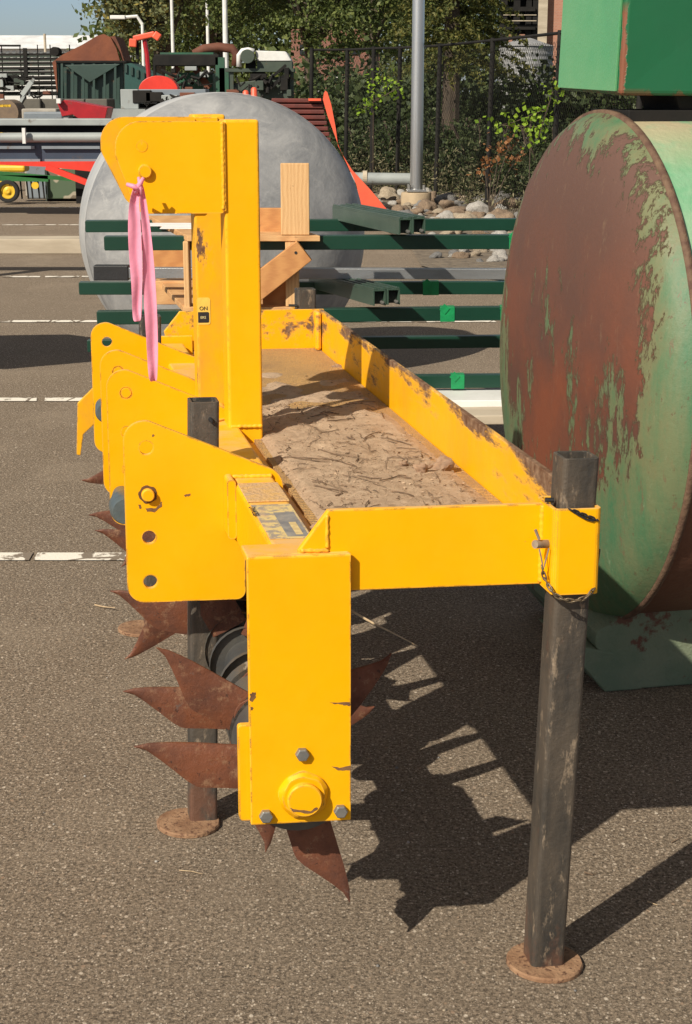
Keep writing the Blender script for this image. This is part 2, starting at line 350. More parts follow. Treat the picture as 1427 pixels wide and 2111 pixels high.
WOODO = wood('orange_pine_board', (.52, .25, .085), (.38, .155, .05), (.8, 3, 3))
PAPER = simple('white_paper', (.8, .8, .78), (.7, .7, .68), 5, .7)
CONC = simple('concrete', (.36, .33, .28), (.26, .235, .20), 6, .9, bump=.003, bscale=40)
CONCP = simple('tan_concrete', (.44, .34, .22), (.34, .26, .17), 5, .9, bump=.003)
TIMB = simple('pale_timber', (.50, .43, .33), (.37, .31, .23), 7, .8, st=(.2, 1, 1))
POLEM = simple('galvanised_pole', (.62, .61, .59), (.50, .50, .49), 5, .28, .85, st=(1, 1, .1))
WHITEM = simple('white_paint', (.74, .74, .72), (.62, .62, .60), 5, .5)
ORANGE = simple('coral_orange_paint', (.80, .12, .055), (.72, .10, .05), 3, .45)
REDM = simple('crimson_paint', (.40, .012, .018), (.28, .01, .015), 5, .4, rust=(.10, .06, .035), amt=.58, rscale=5, soft=.12)
REDB = simple('bright_red_paint', (.72, .045, .025), (.60, .035, .02), 5, .4)
DRED = simple('dark_red_slats', (.13, .025, .018), (.09, .02, .015), 12, .6)
RUSTP = simple('rusty_sheet', (.21, .065, .028), (.13, .040, .022), 1.6, .8, bump=.01, bscale=6)
RUSTB = simple('rusty_brown_steel', (.16, .055, .03), (.10, .035, .02), 5, .8)
DGRN = simple('dark_green_bin', (.018, .045, .038), (.026, .055, .045), 1.5, .5, rust=(.10, .06, .035), amt=.58, rscale=5, soft=.12)
MGRN = simple('mid_green_machine', (.02, .10, .055), (.03, .07, .045), 2, .5, rust=(.10, .06, .035), amt=.58, rscale=5, soft=.12)
OLIV = simple('olive_machine', (.055, .075, .055), (.035, .05, .038), 2, .6, rust=(.10, .06, .035), amt=.58, rscale=5, soft=.12)
BGREY = simple('blue_grey_steel', (.20, .23, .26), (.15, .175, .20), 2, .5, rust=(.10, .06, .035), amt=.58, rscale=5, soft=.12)
NAVY = simple('navy_steel', (.035, .05, .08), (.025, .035, .06), 2, .5, rust=(.10, .06, .035), amt=.58, rscale=5, soft=.12)
LGREY = simple('light_grey_steel', (.33, .36, .35), (.25, .27, .27), 2, .5, rust=(.10, .06, .035), amt=.58, rscale=5, soft=.12)
BLK = simple('black_steel', (.012, .012, .012), (.022, .020, .018), 4, .75, spec=.15)
TYRE = simple('tyre_rubber', (.02, .02, .02), None, 8, .85)
IMPY = simple('implement_yellow', (.78, .50, .03), (.68, .42, .03), 5, .45)
IMPG = simple('implement_green', (.03, .16, .04), (.02, .11, .03), 5, .45)
def mk_camo():
    N = NT('camouflage_panel'); a = N.ramp(N.noise(2.2, 2), .50, .52); b = N.ramp(N.noise(3.1, 2, .5, (1.3, 1, 1)), .58, .60)
    return N.fin(N.mix(b, N.mix(a, (.08, .12, .07), (.36, .32, .24)), (.16, .13, .09)), .8, 0)
CAMO = mk_camo()
def mk_brick(name, a, b):
    N = NT(name); br = N.n.new('ShaderNodeTexBrick'); br.inputs['Scale'].default_value = 4; br.inputs[1].default_value = (*a, 1); br.inputs[2].default_value = (*b, 1)
    br.inputs[3].default_value = (.35, .3, .26, 1); br.inputs['Mortar Size'].default_value = .012; N.link(N.co, br.inputs[0])
    mp = N.n.new('ShaderNodeMapping'); mp.inputs['Rotation'].default_value = (math.pi/2, 0, 0); N.link(N.co, mp.inputs[0]); N.link(mp.outputs[0], br.inputs[0])
    return N.fin(br.outputs[0], .9)
BRICK = mk_brick('red_brick', (.22, .085, .055), (.17, .065, .045))
BRICKL = mk_brick('salmon_brick', (.42, .20, .13), (.36, .16, .105))
GLASS = simple('dark_window_glass', (.03, .035, .04), None, 1, .1)
def mk_rock(name, a, b):
    N = NT(name); c = N.mix(N.ramp(N.noise(5, 8, .65), .35, .65), a, b); return N.fin(c, .9, 0, N.noise(16, 8, .7), .02)
ROCKS = [mk_rock('tan_rock', (.46, .38, .28), (.34, .27, .19)), mk_rock('pale_rock', (.50, .47, .43), (.36, .34, .31)),
         mk_rock('grey_rock', (.26, .25, .24), (.17, .165, .16)), mk_rock('brown_rock', (.32, .23, .15), (.20, .14, .10))]
GRAVEL = simple('brown_gravel', (.20, .16, .115), (.12, .095, .07), 9, .95, bump=.03, bscale=14)
GRASS = simple('rough_grass', (.05, .075, .02), (.10, .10, .045), 3, .95, bump=.05, bscale=9)
BARK = simple('bark', (.09, .065, .045), (.05, .038, .028), 8, .9, st=(1, 1, .2), bump=.01, bscale=20)
def leafm(name, cols, trans=.25):
    N = NT(name); ge = N.n.new('ShaderNodeNewGeometry'); cr = N.n.new('ShaderNodeValToRGB'); cr.color_ramp.interpolation = 'LINEAR'
    e = cr.color_ramp.elements; e[0].color = (*cols[0], 1); e[1].color = (*cols[-1], 1)
    for i, c in enumerate(cols[1:-1]): q = e.new((i+1)/(len(cols)-1)); q.color = (*c, 1)
    N.link(ge.outputs['Random Per Island'], cr.inputs[0]); m = N.fin(cr.outputs[0], .55, spec=.25)
    tr = N.n.new('ShaderNodeBsdfTranslucent'); N.link(cr.outputs[0], tr.inputs[0]); mx = N.n.new('ShaderNodeMixShader'); mx.inputs[0].default_value = trans
    N.link(N.b.outputs[0], mx.inputs[1]); N.link(tr.outputs[0], mx.inputs[2]); N.link(mx.outputs[0], N.n['Material Output'].inputs[0]); return m
LF_TREE = leafm('broad_leaves', [(.045, .066, .022), (.095, .125, .036), (.165, .19, .055), (.07, .10, .03)])
LF_PALE = leafm('pale_leaves', [(.11, .13, .05), (.17, .18, .08), (.075, .095, .045), (.30, .24, .06)])
LF_FIR = leafm('fir_needles', [(.045, .065, .022), (.10, .11, .028), (.165, .15, .04), (.05, .07, .025)])
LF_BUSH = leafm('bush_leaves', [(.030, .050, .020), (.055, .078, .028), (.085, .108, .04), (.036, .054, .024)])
LF_VINE = leafm('vine_leaves', [(.22, .36, .03), (.32, .46, .05), (.14, .26, .03)], .4)
LF_BROWN = leafm('autumn_leaves', [(.20, .08, .03), (.32, .15, .06), (.12, .07, .03)])
LF_WEED = leafm('dry_weeds', [(.16, .15, .08), (.25, .22, .13), (.06, .08, .03)])

# ------------------------------------------------------------------ ground
def sheet(name, x0, x1, y0, y1, z, mat, n=1, cell=None):
    m = MB(); m.add([(x0, y0, z), (x1, y0, z), (x1, y1, z), (x0, y1, z)], [(0, 1, 2, 3)])
    o = m.build(name, mat); o['kind'] = 'structure'; return o
sheet('ground', -600, 600, -60, 1500, 0, ASPH)
sheet('grass', .0, 300, 26.5, 1200, .02, GRASS)
m = MB(); poly = [(.12, 20.2), (.55, 24.5), (0., 26.4), (12, 26.4), (12, 12.0), (2.2, 12.2), (.95, 13.4), (.66, 14.2), (.62, 16.6)]
m.add([(a, b, .012) for a, b in poly], [tuple(range(len(poly)))]); m.build('gravel_bed', GRAVEL)['kind'] = 'structure'
for k, Y in enumerate((5.083, 7.885, 10.72, 13.402, 16.2, 18.79, 21.69)):
    m = MB(); x = -9.0; j = 0; rnd = random.Random(k)
    xe = 9 if k < 3 else .4
    while x < xe:
        L = rnd.uniform(.16, .42); a = rnd.uniform(-.006, .006); h = .045
        m.add([(x+rnd.uniform(0, .02), Y-h+a, .004), (x+L, Y-h+a, .004), (x+L-rnd.uniform(0, .02), Y+h+a, .004), (x, Y+h+a, .004)], [(0, 1, 2, 3)]); x += L+rnd.uniform(.008, .03)
    m.build('parking_line', LINE)['kind'] = 'structure'

# ------------------------------------------------------------------ yellow aerator
AE = thing('soil_aerator', 'bright yellow tractor aerator with a rusty spiked rotor, standing on four dark steel legs', 'farm implement', AO)
def mm(): return MB(mach)
# near end plate and bearing
ep = mm().prism([(-.075, .335), (.089, .335), (.089, .790), (-.075, .790)], 0, .012).build('end_plate', Y1, AE, .0025)
bb = mm(); bb.box(-.0745, .0885, .0125, .075, .7775, .7895); bb.build('plate_cap', Y1, AE, .003)
bb = mm(); bb.prism(fillet([(-.092, .338), (.05, .338), (.05, .505), (-.092, .505)], .006, 3), .0125, .026); bb.build('bearing_plate', Y1, AE, .002)
hub = mm(); rim = []
hub.T = lambda p: mach(p)
pr = [(0, .041), (-.004, .041), (-.010, .037), (-.013, .031)]
def axl(prof, x, z, seg=32, wob=0):
    m = mm(); vs = []; fs = []
    for a, r in prof:
        for k in range(seg):
            t = 2*math.pi*k/seg; q = r*(1+wob*math.sin(5*t+a*200)+wob*.7*math.sin(9*t)) ; vs.append((x+q*math.cos(t), a, z+q*math.sin(t)))
    for i in range(len(prof)-1):
        for k in range(seg):
            a = i*seg+k; b = i*seg+(k+1) % seg; fs.append((a, b, b+seg, a+seg))
    fs.append(tuple((len(prof)-1)*seg+k for k in range(seg))); m.add(vs, fs); return m
axl([(0, .040), (-.005, .040), (-.011, .034), (-.011, .030), (-.0105, .028)], .010, .386, 40, .025).build('weld_collar', Y1, AE, smooth='auto')
axl([(-.008, .0285), (-.019, .0285), (-.021, .0265)], .010, .383, 32).build('axle_end', Y1, AE, smooth='auto')
def hexbolt(x, z, y0, r=.0115, h=.010, mat=ZINC, par=AE, rot=.3, name='bolt'):
    m = axl([(y0, r), (y0-h*.8, r), (y0-h, r*.86)], x, z, 6); 
    return m.build(name, mat, par, .0008)
for x, z in ((.009, .457), (-.051, .352), (.071, .354)): hexbolt(x, z, 0)
# main beam
mm().box(-.018, .062, .03, 2.36, .652, .77).build('frame_beam', Y1, AE, .008, segs=3)
# far end plate
mm().box(-.075, .089, 2.37, 2.382, .335, .79).build('end_plate', Y1, AE, .0025)
# decal on the beam top
dc = mm().box(-.013, .058, .17, .40, .7705, .7712)
def mk_decal():
    N = NT('worn_decal'); c = N.mix(N.ramp(N.noise(60, 6, .7), .48, .55), (.62, .47, .20), (.30, .25, .2)); c = N.mix(N.ramp(N.noise(18, 4), .5, .6), c, (.50, .33, .2)); return N.fin(c, .7)
dc.build('decal', mk_decal(), AE)
DCG = simple('grey_decal_ink', (.16, .16, .17), (.28, .26, .23), 40, .6)
d2 = mm(); d2.box(.018, .054, .18, .34, .7713, .7717); d2.build('decal_panel', DCG, AE)
DYL = simple('decal_yellow', (.72, .56, .25), (.50, .36, .17), 60, .6)
mm().box(.034, .046, .19, .27, .7718, .7722).build('decal_box', DYL, AE)
def Tt(p): return mach((-.008-p[1]*1.0, .385-p[0], .7714+p[2]))
text_mb('DANGER', .016, Tt, .0002).build('decal_lettering', BLACK, AE)
mm().box(-.016, .060, .42, .56, .7705, .7735).build('caked_dust', simple('caked_dust', (.50, .33, .19), (.60, .36, .12), 40, .9, bump=.004), AE, .001)
# hitch lugs
def lug(y, dx=0, dz=0, open_h=(0, 1, 2, 3), name='hitch_lug'):
    ol = fillet([(-.226+dx, .524+dz), (.004+dx, .524+dz), (.004+dx, .65+dz), (.078+dx, .67+dz), (.080+dx, .776+dz), (-.178+dx, .886+dz), (-.224+dx, .88+dz)][::1],
                [.034, .018, .0, .0, .040, .03, .040], 8)
    hs = [(-.181, .833), (-.181, .742), (-.181, .656), (-.181, .566)]
    holes = [circ(hs[i][0]+dx, hs[i][1]+dz, .0135) for i in open_h]
    return mm().prism(ol, y, y+.012, holes).build(name, Y1, AE, .0018)
LUGS = {}
for nm, y in (('A', .62), ('B', 1.21), ('C', 1.50), ('D', 1.99)): lug(y)
def pin(x, z, y0, y1, r=.0125, mat=Y1, name='hitch_pin'):
    p = axl([(y1, r), (y0+.002, r), (y0, r*.85)], x, z, 24); return p.build(name, mat, AE, smooth='auto')
pin(-.181, .742, .607, .66)
axl([(.62, .0175), (.6185, .0175), (.6185, .0135)], -.181, .742, 28, .05).build('worn_ring', simple('bare_ring', (.13, .06, .02), None, 30, .8), AE)
pin(-.181, .833, 1.2105, 1.26, .0134); pin(-.181, .833, 1.5005, 1.55, .0134)
for y in (.632, 1.70, 1.222):
    pass
axl([(1.20, .020), (1.12, .030), (1.10, .034), (1.06, .034), (1.04, .028)], -.200, .60, 28).build('hitch_bushing', GBUSH, AE, smooth='auto')
axl([(1.96, .026), (1.88, .030), (1.87, .026)], -.195, .66, 28).build('hitch_bushing', GBUSH, AE, smooth='auto')
# weld lump where near lug meets the beam
mm().prism(fillet([(-.035, .662), (-.018, .662), (-.018, .778), (-.035, .778)], .007, 4), .565, .619).build('weld_bead', Y1, AE, .005, segs=3)
# mast: two posts with a pair of top plates
P1 = mm().box(.036, .112, 1.10, 1.182, .60, 1.434); P1.build('mast_post', Y1, AE, .006, segs=3)
P2 = mm().box(.002, .078, 1.40, 1.482, .60, 1.441); P2.build('mast_post', Y2, AE, .006, segs=3, label='weathered yellow mast post streaked with dirt')
mo = fillet([(-.150, 1.239), (.0355, 1.239), (.0355, 1.431), (-.192, 1.431), (-.192, 1.36)], [.03, .008, .006, .055, .02], 8)
mm().prism(mo, 1.097, 1.111).build('mast_plate', Y1, AE, .002)
mm().box(.031, .0395, 1.0945, 1.1035, 1.243, 1.4295).build('mast_plate_weld', Y1, AE, .002)
mo2 = fillet([(-.150, 1.239), (.006, 1.239), (.006, 1.436), (-.208, 1.436), (-.208, 1.36)], [.03, .008, .006, .055, .02], 8)
mm().prism(mo2, 1.375, 1.389).build('mast_plate', Y2, AE, .002)
mm().box(.0, .06, 1.3895, 1.4005, 1.245, 1.435).build('mast_plate_weld', Y2, AE, .002)
pin(-.132, 1.328, 1.086, 1.20, .0145, name='top_link_pin')
axl([(1.097, .0122), (1.0963, .0122), (1.0962, .0112)], -.136, 1.380, 28).build('plugged_hole', Y1, AE, smooth='auto')
# sticker on the weathered post
x0, x1 = .0045, .0345
mm().prism(fillet([(x0, .958), (x1, .958), (x1, 1.022), (x0, 1.022)], [.001, .006, .006, .001], 4), 1.3990, 1.3998).build('warning_sticker', simple('sticker_yellow', (.80, .55, .10), (.72, .47, .08), 30, .5), AE)
mm().prism(fillet([(x0+.0006, .963), (x1-.0035, .963), (x1-.0035, .988), (x0+.0006, .988)], [.001, .003, .003, .001], 3), 1.3984, 1.3989).build('sticker_panel', BLACK, AE)
text_mb('ON', .0125, lambda p: mach((x0+.004+p[0], 1.3986-p[2], .9925+p[1])), .0003).build('sticker_lettering', BLACK, AE)
text_mb('ERS', .0085, lambda p: mach((x0+.006+p[0], 1.3980-p[2], .9725+p[1])), .0003).build('sticker_lettering', simple('sticker_ink', (.65, .58, .3), None, 20, .6), AE)
# tray
mm().prism([(.092, .742), (.092, .722), (.470, .722), (.470, .742)], .042, 2.40).build('tray_floor', FLOOR, AE)
mm().prism([(.008, .792), (.024, .724), (.403, .724), (.403, .857), (.056, .857)], .017, .030).build('tray_end_wall', Y1, AE, .002)
mm().prism([(.008, .80), (.024, .722), (.488, .722), (.488, .859), (.056, .859)], 2.398, 2.410).build('tray_end_wall', Y4, AE, .002, label='yellow tray end wall with large scraped rusty patches')
mm().box(.472, .484, .052, 2.398, .722, .859).build('tray_side_wall', Y3, AE, .002, label='long yellow tray wall with rusty scrapes along its top')
mm().box(.452, .470, 2.34, 2.397, .7425, .858).build('tray_gusset', Y4, AE, .008)
mm().box(.064, .0918, .042, 2.398, .70, .735).build('tray_angle', Y1, AE, .002)
# sockets
def socket(x0, x1, y0, y1, z0, z1, m=Y1):
    b = mm(); t = .006
    ou = fillet([(x0, y0), (x1, y0), (x1, y1), (x0, y1)], .010, 4); inn = fillet([(x0+t, y0+t), (x1-t, y0+t), (x1-t, y1-t), (x0+t, y1-t)], .006, 4)
    return b.prism(ou, z0, z1, [inn], 'xy').build('leg_socket', m, AE, .0012)
socket(.399, .476, -.040, .050, .722, .862)
socket(-.112, -.0185, .700, .778, .60, .745); socket(-.112, -.0185, 1.995, 2.07, .60, .745); socket(.40, .472, 2.412, 2.49, .72, .855)
def leg(xt, yt, zt, xb, yb, fx, fy, hw=.029, fr=.066, name='parking_leg', rot=0):
    def T(p):
        k = (zt-p[2])/zt; return mach((p[0]+xt+(xb-xt)*k, p[1]+yt+(yb-yt)*k, p[2]))
    b = MB(T); sq = fillet([(-hw, -hw), (hw, -hw), (hw, hw), (-hw, hw)], .008, 4); q = hw-.0055; iq = fillet([(-q, -q), (q, -q), (q, q), (-q, q)], .004, 4)
    L = b.prism(sq, .008, zt, [iq], 'xy').build(name, LEG, AE, .001)
    f = mm(); n = 36; vs = []
    for z, s in ((.001, 1), (.007, 1.0), (.010, .97)):
        vs += [(fx+fr*s*math.cos(2*math.pi*k/n)*(1+.01*math.sin(3*k)), fy+fr*s*math.sin(2*math.pi*k/n), z) for k in range(n)]
    fs = [(i*n+k, i*n+(k+1) % n, (i+1)*n+(k+1) % n, (i+1)*n+k) for i in range(2) for k in range(n)]+[tuple(2*n+k for k in range(n))]
    f.add(vs, fs).build('foot_plate', FOOT, L); return L
L1 = leg(.4435, -.002, .940, .4485, .086, .449, .080)
L2 = leg(-.058, .738, .902, -.080, .740, -.112, .715)
L3 = leg(-.060, 2.036, .897, -.075, 2.036, -.115, 2.0)
L4 = leg(.440, 2.45, .915, .440, 2.45, .44, 2.45)
# cross bolts through legs
pp = mm(); pp.tube([(-.048, .709, .868), (-.048, .690, .868)], .003, 8); pp.tube([(-.048, .709, .868), (-.048, .700, .868)], .0045, 10); pp.build('leg_bolt', BLACK, L2)
pp = mm(); pp.tube([(.409, -.004, .868), (.396, -.004, .869)], .004, 8); pp.build('leg_bolt', BLACK, L1)
pp = mm(); pp.tube([(.411, 2.42, .868), (.385, 2.42, .869)], .004, 8); pp.build('leg_bolt', BLACK, L4)
# pin, cotter and chain on the near socket
a = mloc(1137, 1121, -.012); b = mloc(1103, 1122, -.030)
mm().tube([tuple(a), tuple(b)], .0068, 14).build('lock_pin', ZPIN, AE, smooth='auto')
ct = mm(); c0 = mloc(1112, 1112, -.03); ct.tube([tuple(mloc(1104, 1092, -.03)), tuple(c0)], .0024, 8)
ct.tube([tuple(mloc(u, v, -.032)) for u, v in ((1112, 1132), (1118, 1160), (1120, 1176), (1124, 1160), (1132, 1130))], .0013, 8); ct.build('cotter_pin', ZPIN, AE)
def link(m, p, d, up, L=.011, W=.006, r=.0013):
    d = d.normalized(); u = (up-d*up.dot(d)).normalized(); pts = []
    for k in range(13):
        t = 2*math.pi*k/12; pts.append(p+d*(L*.5*math.cos(t)+(L*.18 if math.cos(t) > 0 else -L*.18))+u*W*.5*math.sin(t))
    m.tube(pts, r, 6, False)
path = [mloc(u, v, y) for u, v, y in ((1117, 1168, -.032), (1122, 1190, -.034), (1134, 1214, -.045), (1150, 1232, -.05), (1180, 1240, -.052), (1205, 1234, -.052), (1222, 1218, -.045), (1228, 1190, 0), (1231, 1165, .01), (1236, 1135, .02))]
def resample(path, step):
    out = [path[0]]; acc = 0
    for a, b in zip(path[:-1], path[1:]):
        L = (b-a).length; s = step-acc
        while s <= L: out.append(a.lerp(b, s/L)); s += step
        acc = (acc+L) % step
    return out
ch = mm(); ps = resample(path, .0102)
for i in range(len(ps)-1):
    d = ps[i+1]-ps[i]; link(ch, (ps[i]+ps[i+1])/2, d, Vector((0, 0, 1)) if i % 2 else Vector((0, 1, 0)).cross(d)+Vector((.2, 1, 0)))
ch.build('chain', CHAIN, AE, smooth=True)
wr = mm(); pts = [mloc(1175, 1050, -.0415), mloc(1190, 1060, -.043), mloc(1208, 1070, -.043), mloc(1222, 1074, -.043), mloc(1231, 1072, -.04), mloc(1232, 1058, -.03)]
wr.tube(pts, .0015, 6); 
for k in range(7):
    p = pts[0].lerp(pts[4], (k+.5)/7); link(wr, p+Vector((0, -.001, -.0)), pts[4]-pts[0], Vector((0, 0, 1)) if k % 2 else Vector((0, 1, 0)), .009, .005, .001)
wr.build('chain', BLACK, AE)
# bent yellow bracket past the far lug
bk = mm(); o = [(mloc(u, v, 2.30)) for u, v in ((195, 795), (160, 830), (158, 936), (166, 938), (172, 894), (196, 872))]
bk.prism([(p.x, p.z) for p in o], 2.29, 2.30); bk.build('side_bracket', Y2, AE, .002)
# rotor
rot = mm(); AXX, AXZ = .010, .386
rr = axl([(.05, .050), (2.36, .050)], AXX, AXZ, 40); rr.build('rotor_drum', DRUM, AE, smooth='auto')
axl([(.0262, .022), (.06, .022)], AXX, AXZ, 20).build('rotor_shaft', DRUM, AE)
TS = [(.055, -.036, .040), (.11, -.036, .040), (.150, -.036, .040), (.160, -.036, .038), (.176, -.036, .029), (.20, -.036, .011), (.225, -.035, -.007), (.247, -.033, -.021), (.262, -.029, -.025), (.268, -.0275, -.0262)]
def tine(y, ang, flip=1, bend=.12, s=1.0):
    a = R(ang+5.8*flip); ca, sa = math.cos(a), math.sin(a); NW = 6; vs = []; fs = []; n = len(TS)
    for side in (0, 1):
        for i, (u, wa, wb) in enumerate(TS):
            th = (.0055 if i < 5 else .0055-.0007*(i-4)); 
            for j in range(NW+1):
                w = wa+(wb-wa)*j/NW; e = 1-.55*(abs(j/NW-.5)*2)**3
                yy = y+(th*e if side else -th*e)+bend*1.5*max(0, u-.135+.7*w)+w*.05*bend/abs(bend); uu = u*s; ww = w*flip
                vs.append((AXX+uu*ca-ww*sa, yy, AXZ+uu*sa+ww*ca))
    M_ = NW+1; off = n*M_
    for i in range(n-1):
        for j in range(NW):
            q = i*M_+j; fs += [(q, q+1, q+M_+1, q+M_), (off+q, off+q+M_, off+q+M_+1, off+q+1)]
    for i in range(n-1):
        q = i*M_; fs.append((q, q+M_, off+q+M_, off+q)); q = i*M_+NW; fs.append((q, off+q, off+q+M_, q+M_))
    for i in (0, n-1):
        for j in range(NW): q = i*M_+j; fs.append((q, q+1, off+q+1, off+q))
    m = MB(mach); m.add(vs, fs); return m.build('tine', TINE, AE, smooth='auto')
rings = [(.105, [(168, 1), (-69, -1)]), (.145, [(45, 1)]), (.27, [(141, 1), (-97, -1)]), (.25, [(16, 1)]), (.375, [(169, 1), (-71, 1)])]
for y, a0 in ((.88, 163), (1.12, 95), (1.46, 168), (1.76, 175), (2.02, 110), (2.26, 60)): rings.append((y, [(a0+120*j, 1 if j % 2 == 0 else -1) for j in range(3)]))
for y, a0 in ((.48, 55), (.62, 62), (.71, 112), (.80, 50), (1.04, 52), (1.25, 60), (1.60, 65), (1.88, 60)): rings.append((y, [(a0, 1 if a0 > 60 else -1)]))
for i, (y, tl) in enumerate(rings):
    for a, f in tl: tine(y, a, f, .10 if i % 2 else -.05, .66 if a == 16 else .86 if a == -97 else .94 if a == 45 else 1)
    axl([(y-.012, .086), (y+.012, .086), (y+.0125, .04)] if i < 5 else [(y-.006, .080), (y+.006, .080), (y+.0065, .04)], AXX, AXZ, 32).build('hub_disc', DRUM, AE, smooth='auto')
    if len(tl) > 1:
        hp = [(AXX+.096*math.cos(R(tl[0][0]+60*q)), AXZ+.096*math.sin(R(tl[0][0]+60*q))) for q in range(6)]
        mm().prism(fillet(hp, .03, 4), y-.0165, y-.0125).build('hub_plate', TINE, AE, .001)
axl([(.045, .04), (.045, .086), (.42, .086), (.4205, .04)], AXX, AXZ, 32).build('hub_disc', DRUM, AE, smooth='auto')
# lumpy weld beads at the joints
def bead(p, q, rr_, name='weld_bead'):
    p = Vector(p); q = Vector(q); n = max(6, int((q-p).length/.0035)); rn = random.Random(int(p.x*1000)+n); pts = []; rad = []
    for k in range(n+1): pts.append(p.lerp(q, k/n)+Vector((rn.uniform(-.0006, .0006), 0, rn.uniform(-.0006, .0006)))); rad.append(rr_*(1+.12*math.sin(k*1.9)+rn.uniform(-.10, .10)))
    mm().tube(pts, rr_, 8, rr=rad).build(name, Y1, AE, smooth=True)
bead((.3985, .0155, .728), (.3985, .0155, .855), .0045)
bead((.054, .0165, .796), (.054, .0165, .850), .0030); bead((.012, .0165, .7925), (.056, .0165, .7915), .0034)
bead((.0335, 1.0965, 1.246), (.0335, 1.0965, 1.428), .0040)
bead((-.018, .6175, .772), (.058, .6175, .772), .0042); bead((.066, .05, .737), (.066, 1.0, .737), .003)
bead((-.112, .6985, .745), (-.02, .6985, .745), .003); bead((.110, 1.0985, .772), (.04, 1.0985, .772), .004)

# scrapes through the paint
SCR = simple('bare_scrape', (.12, .055, .02), (.20, .10, .04), 60, .8)
def scrape(pts, y, name='paint_scrape'):
    rn = random.Random(len(pts)*7+int(pts[0][0])); P_ = [mloc(u, v, y) for u, v in pts]; out = []
    for a, b in zip(P_, P_[1:]+P_[:1]):
        for k in range(5): q = a.lerp(b, k/5); out.append((q.x+rn.uniform(-.0009, .0009), q.z+rn.uniform(-.0009, .0009)))
    mm().prism(out, y-.0004, y-.0001).build(name, SCR, AE)
scrape([(680, 1449), (722, 1447), (722, 1455), (706, 1453)], 0)
scrape([(684, 1580), (700, 1583), (722, 1578), (722, 1588), (696, 1588)], 0)
scrape([(516, 1430), (526, 1426), (528, 1436), (520, 1446), (515, 1444)], 0)
scrape([(516, 1458), (522, 1457), (521, 1464), (516, 1465)], 0)
scrape([(300, 1048), (322, 1048), (334, 1034), (334, 1044), (318, 1056), (304, 1054)], .62)
scrape([(286, 1040), (291, 1040), (292, 1048), (288, 1049)], .62)
scrape([(379, 1020), (392, 1018), (393, 1022), (382, 1024)], .62)
scrape([(314, 896), (318, 896), (318, 900), (314, 900)], .62)
scrape([(597, 1664), (604, 1668), (640, 1672), (652, 1664), (655, 1667), (642, 1677), (604, 1674)], -.0211)
# soil and litter lying in the tray
def tray_h(x, y):
    n = noise.noise(Vector((x*8, y*8, 3)))*.30+noise.noise(Vector((x*34, y*34, 5)))*.15+noise.noise(Vector((x*85, y*85, 9)))*.12
    e = min((x-.095)/.03, (.468-x)/.05, (y-.045)/.02, (2.0-y)/.9+.8*noise.noise(Vector((x*14,y*9,1))), 1); mid = min(1, max(0, e))
    return .7425+(.007+.010*n+.006*(1-min(1, abs(x-.24)/.2)))*mid-.006*(1-mid)
nx, ny = 90, 480; vs = []; fs = []
for j in range(ny+1):
    for i in range(nx+1):
        x = .0925+.375*i/nx; y = .043+2.30*j/ny; vs.append((x, y, tray_h(x, y)))
for j in range(ny):
    for i in range(nx): a = j*(nx+1)+i; fs.append((a, a+1, a+nx+2, a+nx+1))
so_ = mm().add(vs, fs).build('soil', SOIL, None, smooth=True, loc=mach((.28, 1.0, .74))); tag(so_, 'layer of dried brown soil lying in the yellow tray', 'soil', kind='stuff')
tw = mm(); rnd = random.Random(3)
for k in range(260):
    x = rnd.uniform(.11, .42); y = rnd.betavariate(1.5, 1.9)*1.5+.06; a = rnd.uniform(0, 6.28); L = rnd.choice([.008, .012, .016, .022, .03, .045, .07]); pts = []
    for j in range(5):
        t = j/4; xx = min(.45, max(.1, x+L*t*math.cos(a)+rnd.gauss(0, .002))); yy = y+L*1.6*t*math.sin(a)+rnd.gauss(0, .002); pts.append((xx, yy, tray_h(xx, yy)+.002+rnd.random()*.002))
    tw.tube(pts, rnd.choice([.0004, .0006, .0009, .0013]), 5)
tag(tw.build('twigs', TWIG, loc=mach((.28, 1.0, .75))), 'many short dark twigs and grass bits scattered over the tray soil', 'twigs', kind='stuff')
cr = mm(); rnd = random.Random(12)
for k in range(2600):
    x = rnd.uniform(.098, .462); y = rnd.betavariate(1.3, 1.8)*1.9+.05; q = rnd.choice([.0010, .0014, .0018, .0026, .0040 if k % 4 == 0 else .0015]); z = tray_h(x, y)+q*.3
    if z < .7395: z = .743
    P_ = [(x+q*rnd.uniform(-1.3, 1.3), y+q*rnd.uniform(-1.3, 1.3), z+q*rnd.uniform(-.4, .9)) for _ in range(5)]; cr.add(P_, [(0, 1, 2), (0, 2, 3), (0, 3, 4), (1, 2, 4), (2, 3, 4), (0, 1, 4)])
CRM = simple('soil_crumbs', (.50, .36, .24), (.20, .13, .08), 120, .95)
tag(cr.build('crumbs', CRM, loc=mach((.28, 1.0, .745))), 'fine crumbs of dry earth and chaff strewn over the tray', 'crumbs', kind='stuff')
def rock_mesh(r, seed, sub=2, flat=.7, rough=.25):
    bm = bmesh.new(); bmesh.ops.create_icosphere(bm, subdivisions=sub, radius=1)
    for v in bm.verts:
        c = v.co.copy(); k = 1+rough*noise.noise(c*1.1+Vector((seed*7.3, 0, 0)))*1.6+rough*.35*noise.noise(c*3.5+Vector((0, seed*3.1, 0)))
        v.co = Vector((c.x*k, c.y*k*.85, c.z*k*flat))*r
    me = bpy.data.meshes.new('rock'); bm.to_mesh(me); bm.free(); me.polygons.foreach_set('use_smooth', [True]*len(me.polygons)); return me
